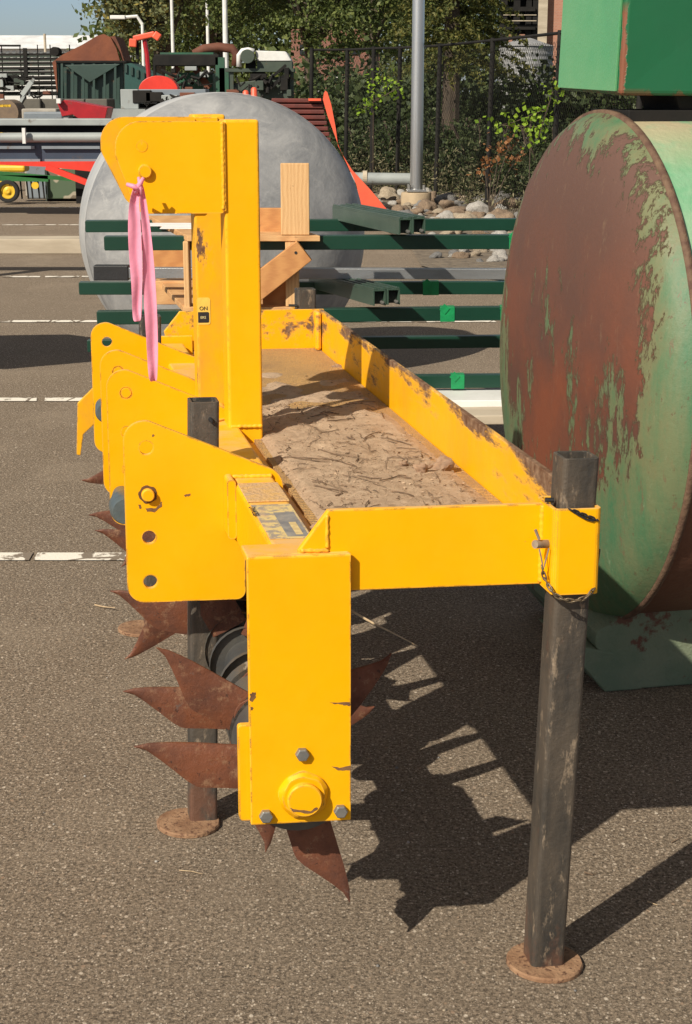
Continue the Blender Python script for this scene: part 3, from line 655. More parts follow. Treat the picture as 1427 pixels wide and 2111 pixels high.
for i, (x, y, r, lb) in enumerate(((.375, .705, .015, 'larger tan soil clod near the tray side wall'), (.425, .735, .019, 'jagged soil clod leaning on the scraped tray wall'), (.105, .30, .022, 'dark soil clod beside the decal end of the beam'), (.46, 2.05, .012, 'small soil clod in the far tray corner'), (.35, .76, .009, 'small soil clod just behind the larger tan one'))):
    me = rock_mesh(r, i+20, 3, .7, .55); me.polygons.foreach_set('use_smooth', [False]*len(me.polygons)); me.materials.append(CLOD); o = bpy.data.objects.new('soil_clod', me); COL.objects.link(o); o.location = mach((x, y, tray_h(x, y)+r*.4)); tag(o, lb, 'clod', 'clods of soil in the tray')

# pink ribbon
RB = thing('ribbon', 'pink plastic ribbon tied to the top link pin with two hanging tails', 'ribbon', mach((-.132, 1.05, 1.31)))
def strip(pts, wid, y0, name):
    m = mm(); vs = []; fs = []; n = len(pts)
    for i, (u, v, w, tw_) in enumerate(pts):
        c = mloc(u, v, y0-.004*i); 
        for j, s in enumerate((-1, -.33, .33, 1)):
            vs.append((c.x+s*w*math.cos(tw_), c.y+s*w*math.sin(tw_)+(.008 if j in (1, 2) else 0)*(1 if i % 2 else -.8)+(.006 if j == 2 else 0), c.z))
    for i in range(n-1):
        for j in range(3): a = i*4+j; fs.append((a, a+1, a+5, a+4))
    o = m.add(vs, fs).build(name, PINK, RB, smooth=True)
    sd = o.modifiers.new('solid', 'SOLIDIFY'); sd.thickness = .0006; ss = o.modifiers.new('sub', 'SUBSURF'); ss.levels = 2; ss.render_levels = 2
strip([(284, 378, .006, .2), (276, 410, .011, .4), (277, 460, .0145, .2), (279, 520, .0145, -.2), (283, 580, .013, .3), (282, 630, .010, .1), (283, 664, .010, .3)], 1, 1.045, 'ribbon_tail')
strip([(290, 378, .006, -.4), (296, 420, .009, .5), (303, 480, .010, .2), (307, 560, .0135, .0), (311, 640, .0145, .15), (315, 720, .0125, .1), (315, 770, .011, .2), (317, 788, .009, .5)], 1, 1.050, 'ribbon_tail')
k_ = mm()
for (a_, b_, w_) in (((262, 380), (288, 392), .007), ((280, 398), (296, 366), .008), ((286, 366), (292, 402), .006)):
    p = mloc(*a_, 1.045); q = mloc(*b_, 1.035); k_.tube([tuple(p), tuple((p+q)/2+Vector((0, -.005, .002))), tuple(q)], w_*.6, 8, rr=[w_*.55, w_*.75, w_*.4])
k_.build('ribbon_knot', PINK, RB, smooth=True)

# bits lying on the asphalt
def ground_twig(pts, r, label, name='twig', mat=STRAW):
    ps = [at(u, v, z=h) for u, v, h in pts]; m = MB(); m.tube(ps, r, 6, rr=[r*(1-.6*i/(len(ps)-1)) for i in range(len(ps))]); tag(m.build(name, mat, loc=ps[0]), label, name)
ground_twig([(722, 1258, .02), (770, 1285, .012), (812, 1306, .008), (862, 1332, .004)], .004, 'long pale stalk lying in the shadow under the tray')
ground_twig([(196, 1247, .004), (215, 1251, .006), (238, 1253, .012)], .003, 'short straw stalk left of the hitch lug on asphalt')
ground_twig([(370, 1794, .003), (395, 1796, .004), (418, 1802, .003)], .0012, 'thin pale straw on asphalt below the left foot plate', mat=STRAW)
ground_twig([(1335, 1858, .003), (1356, 1866, .004)], .0016, 'small straw piece on asphalt right of the near leg')
ground_twig([(1385, 1736, .003), (1412, 1722, .004)], .0014, 'dark thin twig on asphalt at the right edge', mat=TWIG)
ground_twig([(1205, 1798, .003), (1222, 1803, .004), (1230, 1800, .003)], .0018, 'short dark twig between the two leg shadows', mat=TWIG)
for i in range(34):
    u = random.uniform(10, 1410); v = random.uniform(1250, 2090); p = at(u, v, z=.0)
    me = rock_mesh(random.uniform(.002, .0042), i+50, 1, .7, .3); me.materials.append(ROCKS[i % 4]); o = bpy.data.objects.new('pebble', me); COL.objects.link(o); o.location = p+Vector((0, 0, .0015))
    tag(o, 'tiny loose pebble lying on the asphalt around the aerator', 'pebble', 'loose pebbles on the asphalt')

# ------------------------------------------------------------------ big green tank on the right
TC = Vector((.602, 4.15, .785)); PH = R(78); TA = Vector((math.sin(PH), math.cos(PH), 0)); TD = Vector((math.cos(PH), -math.sin(PH), 0))
def tk(p): return TC+TA*p[0]+TD*p[1]+Vector((0, 0, p[2]))
GT = thing('industrial_blower', 'large rust and green round steel tank with a green housing on top', 'machine', Vector((TC.x, TC.y, TC.z)))
HN = tk((.0, .20, 0)); HN = Vector((.660, 3.985, 0))
HB = Vector((.572, 4.45, 0)); HC = (HN.x-TC.x, HN.y-TC.y, 1.48-TC.z)
HOUS = mk_housing(); SHEEN = simple('painted_sheen_green', (.125, .33, .15), (.06, .29, .12), 2.2, .42, rust=(.18, .07, .04), amt=.72, rscale=14)  # second green is paler: sheen of the lit left face put into colour
def tlathe(prof, name, mat, seg=96, **kw):
    m = MB(tk); vs = []; fs = []
    for a, r in prof:
        for k in range(seg):
            t = 2*math.pi*k/seg; vs.append((a, max(r, 1e-4)*math.cos(t), max(r, 1e-4)*math.sin(t)))
    for i in range(len(prof)-1):
        for k in range(seg): a = i*seg+k; b = i*seg+(k+1) % seg; fs.append((a, b, b+seg, a+seg))
    return m.add(vs, fs).build(name, mat, GT, smooth=True, **kw)
RT = .655
pf = [(-.075, 0), (-.074, .12), (-.070, .25), (-.062, .38), (-.050, .48), (-.036, .55), (-.018, .60), (.004, .632), (.022, .645), (.040, RT)]
tlathe(pf, 'tank_head', HEAD)
tlathe([(.040, RT-.002), (.042, RT+.008), (.056, RT+.008), (.060, RT-.001)], 'rim_weld', simple('rusty_weld', (.16, .10, .06), (.09, .045, .03), 30, .8, bump=.003))
tlathe([(.058, RT-.004), (1.6, RT-.004), (1.602, .1)], 'tank_shell', SHELL)
MB(tk).prism([(-.03, -.66), (.07, -.783), (1.55, -.783), (1.55, -.50), (.20, -.50), (-.03, -.62)], -.38, .30, (), 'xz').build('saddle', SADDLE, GT, .004)
MB(tk).prism([(-.12, -.64), (.0, -.784), (.10, -.784), (.02, -.68)], .10, .302, (), 'xz').build('saddle_foot', SADDLE, GT, .004)
hb = MB(); far = HN+TA*1.0; fb = HB+TA*1.0; z0 = 1.482; z1 = 2.25
hb.hexa([(HB.x, HB.y, z0+.014), (HN.x, HN.y, z0), (far.x, far.y, z0-.006), (fb.x, fb.y, z0)], [(HB.x+.02, HB.y, z1), (HN.x+.012, HN.y-.02, z1), (far.x, far.y, z1), (fb.x, fb.y, z1)])
hb.build('housing', HOUS, GT, .012, segs=3)
sp = MB(); w_ = (HN-HB).normalized(); off = Vector((-.976, -.216, 0))*.006; sp.hexa([HB+w_*.01+Vector((0, 0, z0+.020)), HN-w_*.022+Vector((0, 0, z0+.010)), HN-w_*.022+off+Vector((0, 0, z0+.010)), HB+w_*.01+off+Vector((0, 0, z0+.020))], [HB+w_*.01+Vector((.02, 0, z1)), HN-w_*.010+Vector((.012, -.02, z1)), HN-w_*.010+off+Vector((.012, -.02, z1)), HB+w_*.01+off+Vector((.02, 0, z1))]); sp.build('sheen_sheet', SHEEN, GT, .001, label='pale green side sheet with painted sheen')  # added sheet carrying the left face's painted sheen
hb = MB(); z = z0
c_ = tk((.24, .05, 0)); hb.hexa([(c_+TA*a+TD*b+Vector((0, 0, 1.425-TC.z))) for a, b in ((-.035, .08), (.07, .08), (.07, -.15), (-.035, -.15))], [(c_+TA*a+TD*b+Vector((0, 0, 1.484-TC.z))) for a, b in ((-.06, .09), (.10, .09), (.10, -.15), (-.06, -.15))])
hb.build('mounting_neck', BLK, GT, .004)
MB(tk).box(.06, 1.2, -.12, .14, RT-.03, RT+.008).build('mounting_plate', BLK, GT, .003)

# ------------------------------------------------------------------ domed grey tank
DC = Vector((-.635, 8.55, .752)); ax = Vector((.10, -1, 0.0)).normalized()
DT = thing('domed_tank', 'big weathered grey aluminium tank with a domed end, lying on the asphalt', 'tank', (DC.x, DC.y, 0))
Rr = .735
pf = [(.46, .001)]+[(.46*math.cos(R(a)), Rr*math.sin(R(a))) for a in range(5, 91, 5)]
MB().lathe(pf, DC, ax, 96).build('tank_dome', GALV, DT, smooth=True)
bx = DC+Vector((-.055, .20, .012))
MB().lathe([(0.0, Rr+.001), (-.004, Rr+.003), (-.016, Rr+.003), (-.02, Rr+.001)], DC, ax, 96).build('tank_seam', GALV2, DT, smooth=True)
m = MB(); seg = 96; vs = []; fs = []; u = Vector((0, 0, 1)); q = ax.cross(u)
for c, r in ((DC-ax*.02, Rr), (DC-ax*.18+Vector((-.03, 0, 0)), Rr+.004), (DC-ax*.36+Vector((-.055, 0, .0)), Rr), (DC-ax*.52+Vector((-.08, 0, 0)), Rr*.9), (DC-ax*.60+Vector((-.09, 0, 0)), .02)):
    for k in range(seg): t = 2*math.pi*k/seg; vs.append(c+(u*math.cos(t)+q*math.sin(t))*r)
for i in range(4):
    for k in range(seg): a = i*seg+k; b = i*seg+(k+1) % seg; fs.append((a, b, b+seg, a+seg))
m.add(vs, fs).build('tank_shell', GALV2, DT, smooth=True)

# ------------------------------------------------------------------ stack of green posts
def rail(u0, v0, u1, v1, hpx, Y, label, mat=GPOST, tapes=(), name='green_post', dep=.05, cap=None, far=False, group='dark green steel posts laid across the rack'):
    a = at(u0, v0, Y); b = at(u1, v1, Y)
    if far: b = a+(b-a)*far
    h = hpx/FPX*(Y*math.cos(PITCH)+.2)*1.0
    t = thing(name, label, 'post', (a+b)/2, group)
    c = Vector((0, dep/2, 0)); m = MB(); m.beam(a+c, b+c, dep, h); 
    m.build('post_body', mat, t, .003)
    m = MB(); m.beam(a+c-(b-a).normalized()*.0015, a+c, dep*.8, h*.8); m.build('shade_plate', GINNER, t)  # dark plate paints the shade of a hollow end
    for (x0, x1, vv) in tapes:
        s = (x0-u0)/(u1-u0); e = (x1-u0)/(u1-u0); s *= 1/(far or 1); e *= 1/(far or 1)
        m = MB(); m.beam(a.lerp(b, s)+c, a.lerp(b, e)+c, dep+.006, h+.006); m.build('tape', TAPE, t, .002)
        m = MB(); p = a.lerp(b, s+.004)+Vector((0, -.004, h*.2)); m.beam(p, p+Vector((.02, 0, h*.42)), .004, .03); m.build('tape_end', TAPE, t)
    if cap:
        m = MB(); d = (b-a).normalized(); m.beam(a+c-d*.06, a+c+d*.09, dep+.012, h+.018); m.build('end_cap', BLACK, t, .004)
    return t
rail(176, 467, 1105, 463, 24, 7.37, 'dark green post, topmost and furthest back, its left end past the tank')
rail(215, 502, 1105, 499, 29, 6.50, 'dark green post just under the wooden shelf, green tape at its right end', tapes=((1050, 1072, 0),))
rail(222, 563, 1105, 566, 22, 6.95, 'grey aluminium rail with a black capped left end', ALU, name='aluminium_rail', cap=True, group=None)
rail(163, 595, 1105, 594, 26, 7.37, 'dark green post with crumpled tape, level with the loose wooden block', tapes=((872, 905, 0),))
rail(200, 656, 1105, 646, 28, 6.50, 'dark green post with two green tape bands, below the lower channel bundle', tapes=((908, 938, 0), (1032, 1060, 0)))
rail(180, 714, 1105, 704, 25, 7.37, 'dark green post without tape, second lowest of the stack')
rail(560, 790, 1105, 786, 27, 6.40, 'lowest dark green post with a torn tape piece, beside the tray wall', tapes=((930, 958, 0),))
rail(930, 818, 1105, 815, 12, 6.35, 'thin white edged strip under the lowest green post', LGREY, name='metal_strip', group=None)
m = MB(); a = at(900, 838, 6.2); b = at(1120, 836, 6.2); m.beam(a+Vector((0, .12, 0)), b+Vector((0, .12, 0)), .26, .05); o = m.build('white_board', WHITEM, bevel=.003, loc=(a+b)/2); tag(o, 'white painted board lying flat beside the green tank', 'board')
m = MB(); a = at(940, 868, 6.0); b = at(1120, 866, 6.0); m.beam(a+Vector((0, .12, 0)), b+Vector((0, .12, 0)), .22, .035); o = m.build('timber_board', TIMB, bevel=.003, loc=(a+b)/2); tag(o, 'pale timber board below the white board beside the tank', 'board')
# bundles of short channels pointing forward
def bundle(p_list, label, w, h):
    for i, (ba, fr, lb) in enumerate(p_list):
        a = at(*ba); b = at(*fr); t = thing('channel_post', lb, 'post', (a+b)/2, label); d = (b-a).normalized(); r = d.cross(Vector((0, 0, 1))).normalized(); up = r.cross(d)
        th = .006
        m = MB(); m.beam(a+up*(h-th/2), b+up*(h-th/2), w, th); m.beam(a-r*(w/2-th/2)+up*(h-th)/2, b-r*(w/2-th/2)+up*(h-th)/2, th, h-th); m.beam(a+r*(w/2-th/2)+up*(h-th)/2, b+r*(w/2-th/2)+up*(h-th)/2, th, h-th)
        m.build('channel_web', GSTUB, t, .001)
        m = MB(); m.beam(a-r*w*.32+up*(h+.003), b-r*w*.32+up*(h+.003), w*.25, .006); m.beam(a+r*w*.32+up*(h+.003), b+r*w*.32+up*(h+.003), w*.25, .006); m.build('channel_lip', GSTUB, t, .001)
        m = MB(); m.beam(a+up*(h*.45), b+up*(h*.45)-d*.03, w*.7, h*.75); m.build('shade_core', GINNER, t)  # dark block paints the shade inside the channel
        m = MB(); m.tube([b-d*.02+up*.012-r*.012, b+d*.002+up*.012-r*.012], .007, 6); m.tube([b-d*.02+up*.012-r*.012, b+d*.010+up*.012-r*.012], .003, 6); m.build('bolt', ZINC, t)
bundle([((697, 452, 7.50), (836, 484, 6.30), 'grey green channel on the top level, left one of the pair'), ((722, 450, 7.50), (864, 482, 6.30), 'grey green channel on the top level, right one of the pair')], 'upper pair of channels lying across the rack', .052, .062)
bundle([((648, 592, 7.50), (783, 630, 6.30), 'grey green channel on the middle level, left one of the pair'), ((673, 590, 7.50), (812, 628, 6.30), 'grey green channel on the middle level, right one of the pair')], 'lower pair of channels lying across the rack', .052, .062)
# wooden crib that carries the posts
WR = thing('wooden_stand', 'pine board stand holding the green posts behind the yellow mast', 'stand', (at(500, 640, 6.4).x, 6.6, 0))
def wbox(u0, u1, v0, v1, Y, dep, name, mat, bevel=.003):
    p = at(u0, v0, Y); q = at(u1, v1, Y); return MB().box(p.x, q.x, Y, Y+dep, q.z, p.z).build(name, mat, WR, bevel)
Yf = 6.42
def shelf(vf, zt, uL, uR, uBL):
    a = at(uL, vf, Yf); b = at(uR, vf-3, Yf); c = at(uBL, vf-50, 7.5); z = a.z; dx = c.x-a.x
    m = MB(); t = .022
    m.hexa([(a.x, Yf, z-t), (b.x, Yf, z-t), (b.x+dx, 7.5, z-t), (a.x+dx, 7.5, z-t)], [(a.x, Yf, z), (b.x, Yf, z), (b.x+dx, 7.5, z), (a.x+dx, 7.5, z)]); m.build('shelf_board', WOOD, WR, .002); return z
z1_ = shelf(486, 0, 386, 660, 305); z2_ = shelf(633, 0, 378, 640, 322)
wbox(377, 392, 498, 645, Yf+.005, .09, 'upright', WOODV); 
for u0, u1 in ((378, 396), (588, 617)):
    p = at(u0, 490, Yf); q = at(u1, 490, Yf); MB().box(p.x, q.x, Yf+.006, Yf+.05, 0, z2_-.0225).build('upright', WOODV, WR, .003)
    MB().box(p.x, q.x, 7.42, 7.46, 0, z2_-.0225).build('upright', WOODV, WR, .003)
wbox(588, 617, 494, 632, Yf+.005, .045, 'upright', WOODV)
wbox(541, 603, 560, 632, Yf+.06, .02, 'side_panel', WOODO)
wbox(470, 600, 429, 484, Yf+.20, .03, 'rear_panel', WOODO); wbox(300, 384, 515, 552, 7.30, .03, 'rear_panel', WOODO); wbox(318, 384, 580, 628, 7.25, .03, 'rear_panel', WOOD)
p = at(578, 337, Yf); q = at(638, 485, Yf); MB().box(p.x, q.x, Yf+.01, Yf+.048, q.z, p.z).build('tall_plank', WOODV, WR, .003)
# loose angled block nailed on
blk = [at(u, v, Yf-.045) for u, v in ((470, 606), (612, 497), (643, 537), (500, 650))]
MB().hexa([(p.x, Yf-.045, p.z) for p in (blk[3], blk[2])]+[(p.x, Yf-.001, p.z) for p in (blk[2], blk[3])], [(p.x, Yf-.045, p.z) for p in (blk[0], blk[1])]+[(p.x, Yf-.001, p.z) for p in (blk[1], blk[0])]).build('diagonal_brace', WOODO, WR, .003)
nh = at(610, 521, Yf-.046); MB().tube([nh+Vector((0, .004, 0)), nh+Vector((0, -.001, 0))], .006, 10).build('nail_head', BLACK, WR)
for i, (u, v, s) in enumerate(((352, 463, .10), (372, 469, .08))):
    p = at(u, v, z=z1_+.002); m = MB(); m.box(p.x-s, p.x+s, p.y-s*.7, p.y+s*.7, z1_+.0005, z1_+.004); tag(m.build('paper_sheet', PAPER, loc=p), 'white paper sheet lying on the upper shelf, %s one' % ('left' if i == 0 else 'right'), 'paper')

# ------------------------------------------------------------------ light pole, rocks, fence
base = at(858, 425, z=0); LPx, LPy = base.x, base.y
LP = thing('light_pole', 'tall galvanised light pole on a round concrete base among the rocks', 'light pole', (LPx, LPy, 0))
sc = LPy*math.cos(PITCH)/FPX*1.03
MB().lathe([(0, .205), (.17, .205), (.185, .195), (.186, 0)], (LPx, LPy, 0), (0, 0, 1), 40).build('concrete_base', CONCP, LP, smooth='auto')
m = MB(); m.box(LPx-.13, LPx+.13, LPy-.13, LPy+.13, .195, .225); m.build('base_flange', POLEM, LP, .004)
m = MB()
for a, b in ((-1, -1), (1, -1), (1, 1), (-1, 1)): m.tube([(LPx+a*.1, LPy+b*.1, .22), (LPx+a*.1, LPy+b*.1, .285)], .022, 6)
m.build('anchor_bolts', ZINC, LP)
MB().tube([(LPx, LPy, .225), (LPx+.01, LPy, 7.5)], .085, 28, rr=[.088, .062]).build('pole_shaft', POLEM, LP, smooth='auto')
m = MB(); m.tube([(LPx, LPy, 7.4), (LPx-.5, LPy-.3, 7.7), (LPx-1.2, LPy-.7, 7.8)], .03, 10); m.build('lamp_arm', POLEM, LP, smooth=True)
MB().box(LPx-1.75, LPx-1.15, LPy-.85, LPy-.6, 7.74, 7.84).build('lamp_head', LGREY, LP, .02)
rk_labels = ['rounded tan rock in the bank of stones below the fence', 'pale whitish rock in the bank of stones below the fence', 'dark grey rock in the bank of stones below the fence', 'brown rock in the bank of stones below the fence']
protos = []
for i in range(12):
    me = rock_mesh(1, i, 3, random.uniform(.55, .8), .35); me.materials.append(ROCKS[i % 4]); protos.append((me, i % 4))
def inpoly(x, y, P):
    c = False; n = len(P)
    for i in range(n):
        x1, y1 = P[i]; x2, y2 = P[i-1]
        if (y1 > y) != (y2 > y) and x < (x2-x1)*(y-y1)/(y2-y1)+x1: c = not c
    return c
RP = [(.32, 20.3), (.45, 22.4), (.5, 24.6), (3.4, 22), (3.2, 13.0), (1.5, 12.9), (.95, 13.7), (.78, 14.3), (.80, 16.4)]
cnt = 0; placed = []
rnd = random.Random(11)
for tr in range(9000):
    if cnt >= 290: break
    x = rnd.uniform(.2, 3.3); y = rnd.uniform(12.9, 24.6)
    if not inpoly(x, y, RP): continue
    s = rnd.choice([.05, .06, .08, .10, .135])*(1.15 if y > 18 else .8)
    if any((x-a)**2+(y-b)**2 < ((s+c)*.80)**2 for a, b, c in placed): continue
    if (x-LPx)**2+(y-LPy)**2 < .3**2: continue
    placed.append((x, y, s)); me, k = rnd.choice(protos); o = bpy.data.objects.new('rock', me); COL.objects.link(o)
    o.location = (x, y, s*.35); o.scale = (s, s*rnd.uniform(.7, 1), s*rnd.uniform(.7, 1)); o.rotation_euler = (rnd.uniform(-.3, .3), rnd.uniform(-.3, .3), rnd.uniform(0, 6.28)); cnt += 1
    tag(o, rk_labels[k], 'rock', 'rocks along the fence, %s ones' % ['tan', 'pale', 'grey', 'brown'][k])
# chain-link fence
FN = thing('chain_link_fence', 'tall black chain link fence on round posts in front of the bushes', 'fence', (1.2, 22, 0))
fp = [(-1.75, 25.6), (-1.15, 25.3), (-.12, 24.9)]
fl = []
for u, v, z in ((640, 392, 0), (712, 392, 0), (765, 398, 0), (818, 401, 0), (898, 412, 0), (1003, 436, 0), (1136, 470, 0), (1300, 520, 0)): fl.append(at(u, v, z=z))
FH = 2.15
for p in fl: MB().tube([(p.x, p.y, 0), (p.x+.035, p.y, FH)], .032, 10).build('fence_post', BLK, FN, smooth='auto')
m = MB(); m.tube([(p.x+.035, p.y, FH-.03) for p in fl], .018, 8); m.build('top_rail', BLK, FN)
m = MB()
for a, b in zip(fl[:-1], fl[1:]):
    L = (b-a).length; d = (b-a)/L; st = .085; n = int(L/st); hh = 1.95
    for k in range(-int(hh/st), n):
        for sg in (1, -1):
            x0 = k*st; x1 = x0+hh
            s0 = max(0, x0); s1 = min(L, x1)
            if s1 <= s0: continue
            zA = (s0-x0)+.08; zB = (s1-x0)+.08
            if sg < 0: zA = hh+.16-zA; zB = hh+.16-zB
            p = a+d*s0; q = a+d*s1; r = .0022; nn = Vector((-d.y, d.x, 0))
            m.tube([(p.x, p.y, zA), (q.x, q.y, zB)], r, 3, False)
m.build('wire_mesh', BLK, FN)
# grey pipe behind the blade
a = at(735, 367, 22.8); b = at(862, 370, 22.8)
m = MB(); m.tube([a+Vector((-.5, 0, 0)), b+Vector((.05, 0, 0))], .085, 20); PI_ = thing('drain_pipe', 'pale grey horizontal pipe behind the orange blade and the light pole', 'pipe', ((a.x+b.x)/2, 22.8, 0)); m.build('pipe_run', LGREY, PI_, smooth='auto')
m = MB()
for x in (a.x+.1, b.x-.05): m.tube([(x, 22.8, 0), (x, 22.8, a.z-.08)], .03, 8)
m.build('pipe_support', BLK, PI_)
p = at(748, 366, 22.8); MB().tube([p, p+Vector((.06, 0, 0))], .095, 20).build('pipe_joint', TIMB, PI_)

# ------------------------------------------------------------------ foliage
def leaves(pts, size, asp=.6, droop=0):
    n = len(pts); nrm = rng.normal(size=(n, 3)); nrm[:, 2] += .6; nrm /= np.linalg.norm(nrm, axis=1)[:, None]
    t = rng.normal(size=(n, 3)); t -= (t*nrm).sum(1)[:, None]*nrm; t /= np.linalg.norm(t, axis=1)[:, None]; b = np.cross(nrm, t)
    s = (size*rng.uniform(.6, 1.3, n))[:, None]
    v = np.stack([pts-t*s*.5, pts+b*s*asp*.5+t*s*.05, pts+t*s*.5, pts-b*s*asp*.5+t*s*.05], 1).reshape(-1, 3); return v
def leaf_obj(name, pts, size, mat, parent=None, asp=.6, loc=None):
    v = leaves(pts, size, asp); org = ORG[parent.name] if parent is not None else Vector(loc if loc is not None else (0, 0, 0)); v = v-np.array(org)
    n = len(pts); me = bpy.data.meshes.new(name); me.vertices.add(4*n); me.vertices.foreach_set('co', v.ravel().astype(np.float32)); me.loops.add(4*n); me.loops.foreach_set('vertex_index', np.arange(4*n, dtype=np.int32))
    me.polygons.add(n); me.polygons.foreach_set('loop_start', np.arange(0, 4*n, 4, dtype=np.int32)); me.polygons.foreach_set('loop_total', np.full(n, 4, dtype=np.int32)); me.update(calc_edges=True); me.materials.append(mat)
    o = bpy.data.objects.new(name, me); COL.objects.link(o)
    if parent is not None: o.parent = parent
    else: o.location = org
    ORG[o.name] = org; return o
def clumps(c, r, ncl, nper, csize, shell=.55):
    d = rng.normal(size=(ncl, 3)); d /= np.linalg.norm(d, axis=1)[:, None]; k = rng.uniform(shell, 1, ncl)**.7
    cc = np.array(c)+d*k[:, None]*np.array(r); q = rng.normal(size=(ncl, nper, 3))*csize*rng.uniform(.5, 1.2, (ncl, 1, 1)); q[:, :, 2] *= .55
    return (cc[:, None, :]+q).reshape(-1, 3)
def tree(name, label, x, y, zc, r, ncl, nper, csz, leaf, mat, trunk=.25, cat='tree', blobs=None, lobes=6, group=None):
    t = thing(name, label, cat, (x, y, 0), group); pts = []
    rn = random.Random(int(x*10)); m = MB(); zb = zc-r[2]
    m.tube([(x, y, 0), (x+.05*trunk, y, zb), (x, y, zc+r[2]*.5)], trunk, 10, rr=[trunk*1.2, trunk*.85, trunk*.3])
    for k in range(8):
        a = k*2.4; e = Vector((x+math.cos(a)*r[0]*.7, y+math.sin(a)*r[1]*.7, zc+rn.uniform(-.5, .6)*r[2])); s = Vector((x, y, zb+rn.uniform(0, .5)*r[2])); mid = s.lerp(e, .5)+Vector((0, 0, .1*r[2])); m.tube([s, mid, e], trunk*.3, 6, rr=[trunk*.4, trunk*.25, trunk*.08])
    m.build('trunk', BARK, t, smooth=True)
    per = ncl//(lobes+1); pts.append(clumps((x, y, zc), tuple(q*.8 for q in r), per, nper, csz))
    for k in range(lobes):
        a = k*2*math.pi/lobes+rn.random(); c = (x+math.cos(a)*r[0]*.62, y+math.sin(a)*r[1]*.5, zc+rn.uniform(-.6, .6)*r[2]); pts.append(clumps(c, tuple(q*rn.uniform(.38, .55) for q in r), per, nper, csz))
    leaf_obj('crown', np.concatenate(pts), leaf, mat, t); return t
def px(u, Y): return at(u, 190, Y).x
tree('tree', 'large pale leaved tree with yellowing tips at the left of the tree row', px(330, 62), 62, 5.9, (2.9, 2.6, 3.9), 300, 60, .32, .17, LF_PALE, .28)
tree('tree', 'dark leafy tree behind the three lamp posts', px(455, 70), 70, 6.2, (3.4, 3, 4.2), 300, 60, .38, .2, LF_TREE, .3)
tree('tree', 'big green tree above the brick building, in the middle of the row', px(640, 44), 44, 5.2, (2.75, 2.4, 3.3), 420, 70, .22, .12, LF_TREE, .2)
tree('tree', 'sunlit green tree directly left of the light pole', px(770, 52), 52, 5.6, (2.2, 2.2, 3.6), 320, 60, .25, .13, LF_TREE, .2)
# conifer with layered drooping boughs
t = thing('conifer', 'dark conifer with layered drooping boughs right of the light pole', 'tree', (px(930, 33), 33, 0)); cx, cy = px(930, 33), 33
MB().tube([(cx, cy, 0), (cx, cy, 9)], .16, 10, rr=[.2, .05]).build('trunk', BARK, t)
pts = []; rn = random.Random(5)
z = 2.15
while z < 8.5:
    Rb = 1.85*(1-(z-1.2)/8.5)
    for k in range(11):
        a = rn.random()*6.28; L = Rb*rn.uniform(.6, 1.1)
        s = rng.uniform(0.12, 1, 190); w_ = rng.normal(size=190)*.13*(1.2-s)
        P_ = np.stack([cx+np.cos(a)*L*s-np.sin(a)*w_, cy+np.sin(a)*L*s+np.cos(a)*w_, z-.30*L*s*s+rng.normal(size=190)*.035], 1); pts.append(P_)
    z += .24
leaf_obj('crown', np.concatenate(pts), .085, LF_FIR, t, .45)
# bushes behind the fence
bush_spec = [(690, 27.5, .75, 'dark green bush behind the fence, between the orange blade tip and the brick wall'), (775, 26.8, .9, 'dark bush behind the fence, under the bright vine'),
             (850, 26.2, 1.0, 'dark bush behind the light pole'), (925, 25.2, 1.05, 'dark bush behind the fence right of the light pole'), (1000, 23.8, .98, 'dark bush behind the fence below the silo'),
             (1105, 22.6, .95, 'dark bush with brown twigs behind the fence, left of the green tank'), (1150, 21.6, 1.0, 'dense bush behind the last visible fence post'), (1255, 21., .92, 'bush seen in the gap under the green housing'), (1390, 20.6, .92, 'bush at the right edge under the green housing')]
for i, (u, Y, h, lb) in enumerate(bush_spec):
    x = px(u, Y); t = thing('bush', lb, 'bush', (x, Y, 0), 'bushes behind the chain link fence'); P_ = [clumps((x, Y, h*.5), (.62, .6, h*.62), 90, 60, .11, .1), clumps((x+.1, Y-.3, h*.45), (.45, .4, h*.5), 50, 60, .09, .2)]
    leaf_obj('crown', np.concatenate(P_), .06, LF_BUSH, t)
    m = MB()
    for k in range(7): a = k*.9; m.tube([(x+.1*math.cos(a), Y+.1*math.sin(a), 0), (x+.3*math.cos(a), Y+.3*math.sin(a), h*.6), (x+.5*math.cos(a), Y+.45*math.sin(a), h*1.05)], .012, 5)
    m.build('stem', BARK, t)
for i, (cs, lb) in enumerate((([(770, 165, 24.0), (800, 170, 23.9), (790, 195, 23.9), (765, 210, 24.0), (815, 185, 23.8), (750, 222, 24.0)], 'bright green vine on the fence left of the light pole'), ([(1095, 238, 18.6), (1125, 225, 18.4), (1060, 252, 18.9), (1030, 258, 19.2), (1115, 262, 18.4), (1140, 190, 18.2), (1110, 285, 18.4)], 'bright green vine hanging on the fence beside the green tank'))):
    P_ = [at(u, v, Y) for u, v, Y in cs]; t = thing('vine', lb, 'vine', (P_[0].x, P_[0].y, 0)); A_ = [np.array(p)+rng.normal(size=(26, 3))*np.array([.085, .05, .07]) for p in P_]
    leaf_obj('leaves', np.concatenate(A_), .06, LF_VINE, t, .8); m = MB(); m.tube([(P_[0].x, P_[0].y, 0)]+P_, .006, 5); m.build('stem', BARK, t)
P_ = [at(u, v, 20.0) for u, v in ((1012, 330), (1050, 300), (1030, 315), (1000, 350), (1065, 325))]; t = thing('shrub', 'small shrub with orange brown leaves in front of the fence', 'shrub', (P_[0].x, 20, 0))
leaf_obj('leaves', np.concatenate([np.array(p)+rng.normal(size=(28, 3))*.07 for p in P_]), .06, LF_BROWN, t, .8); m = MB()
for p in P_: m.tube([(P_[0].x, 20, 0), ((P_[0].x+p.x)/2, 20, p.z*.6), p], .006, 5)
m.build('stem', BARK, t)
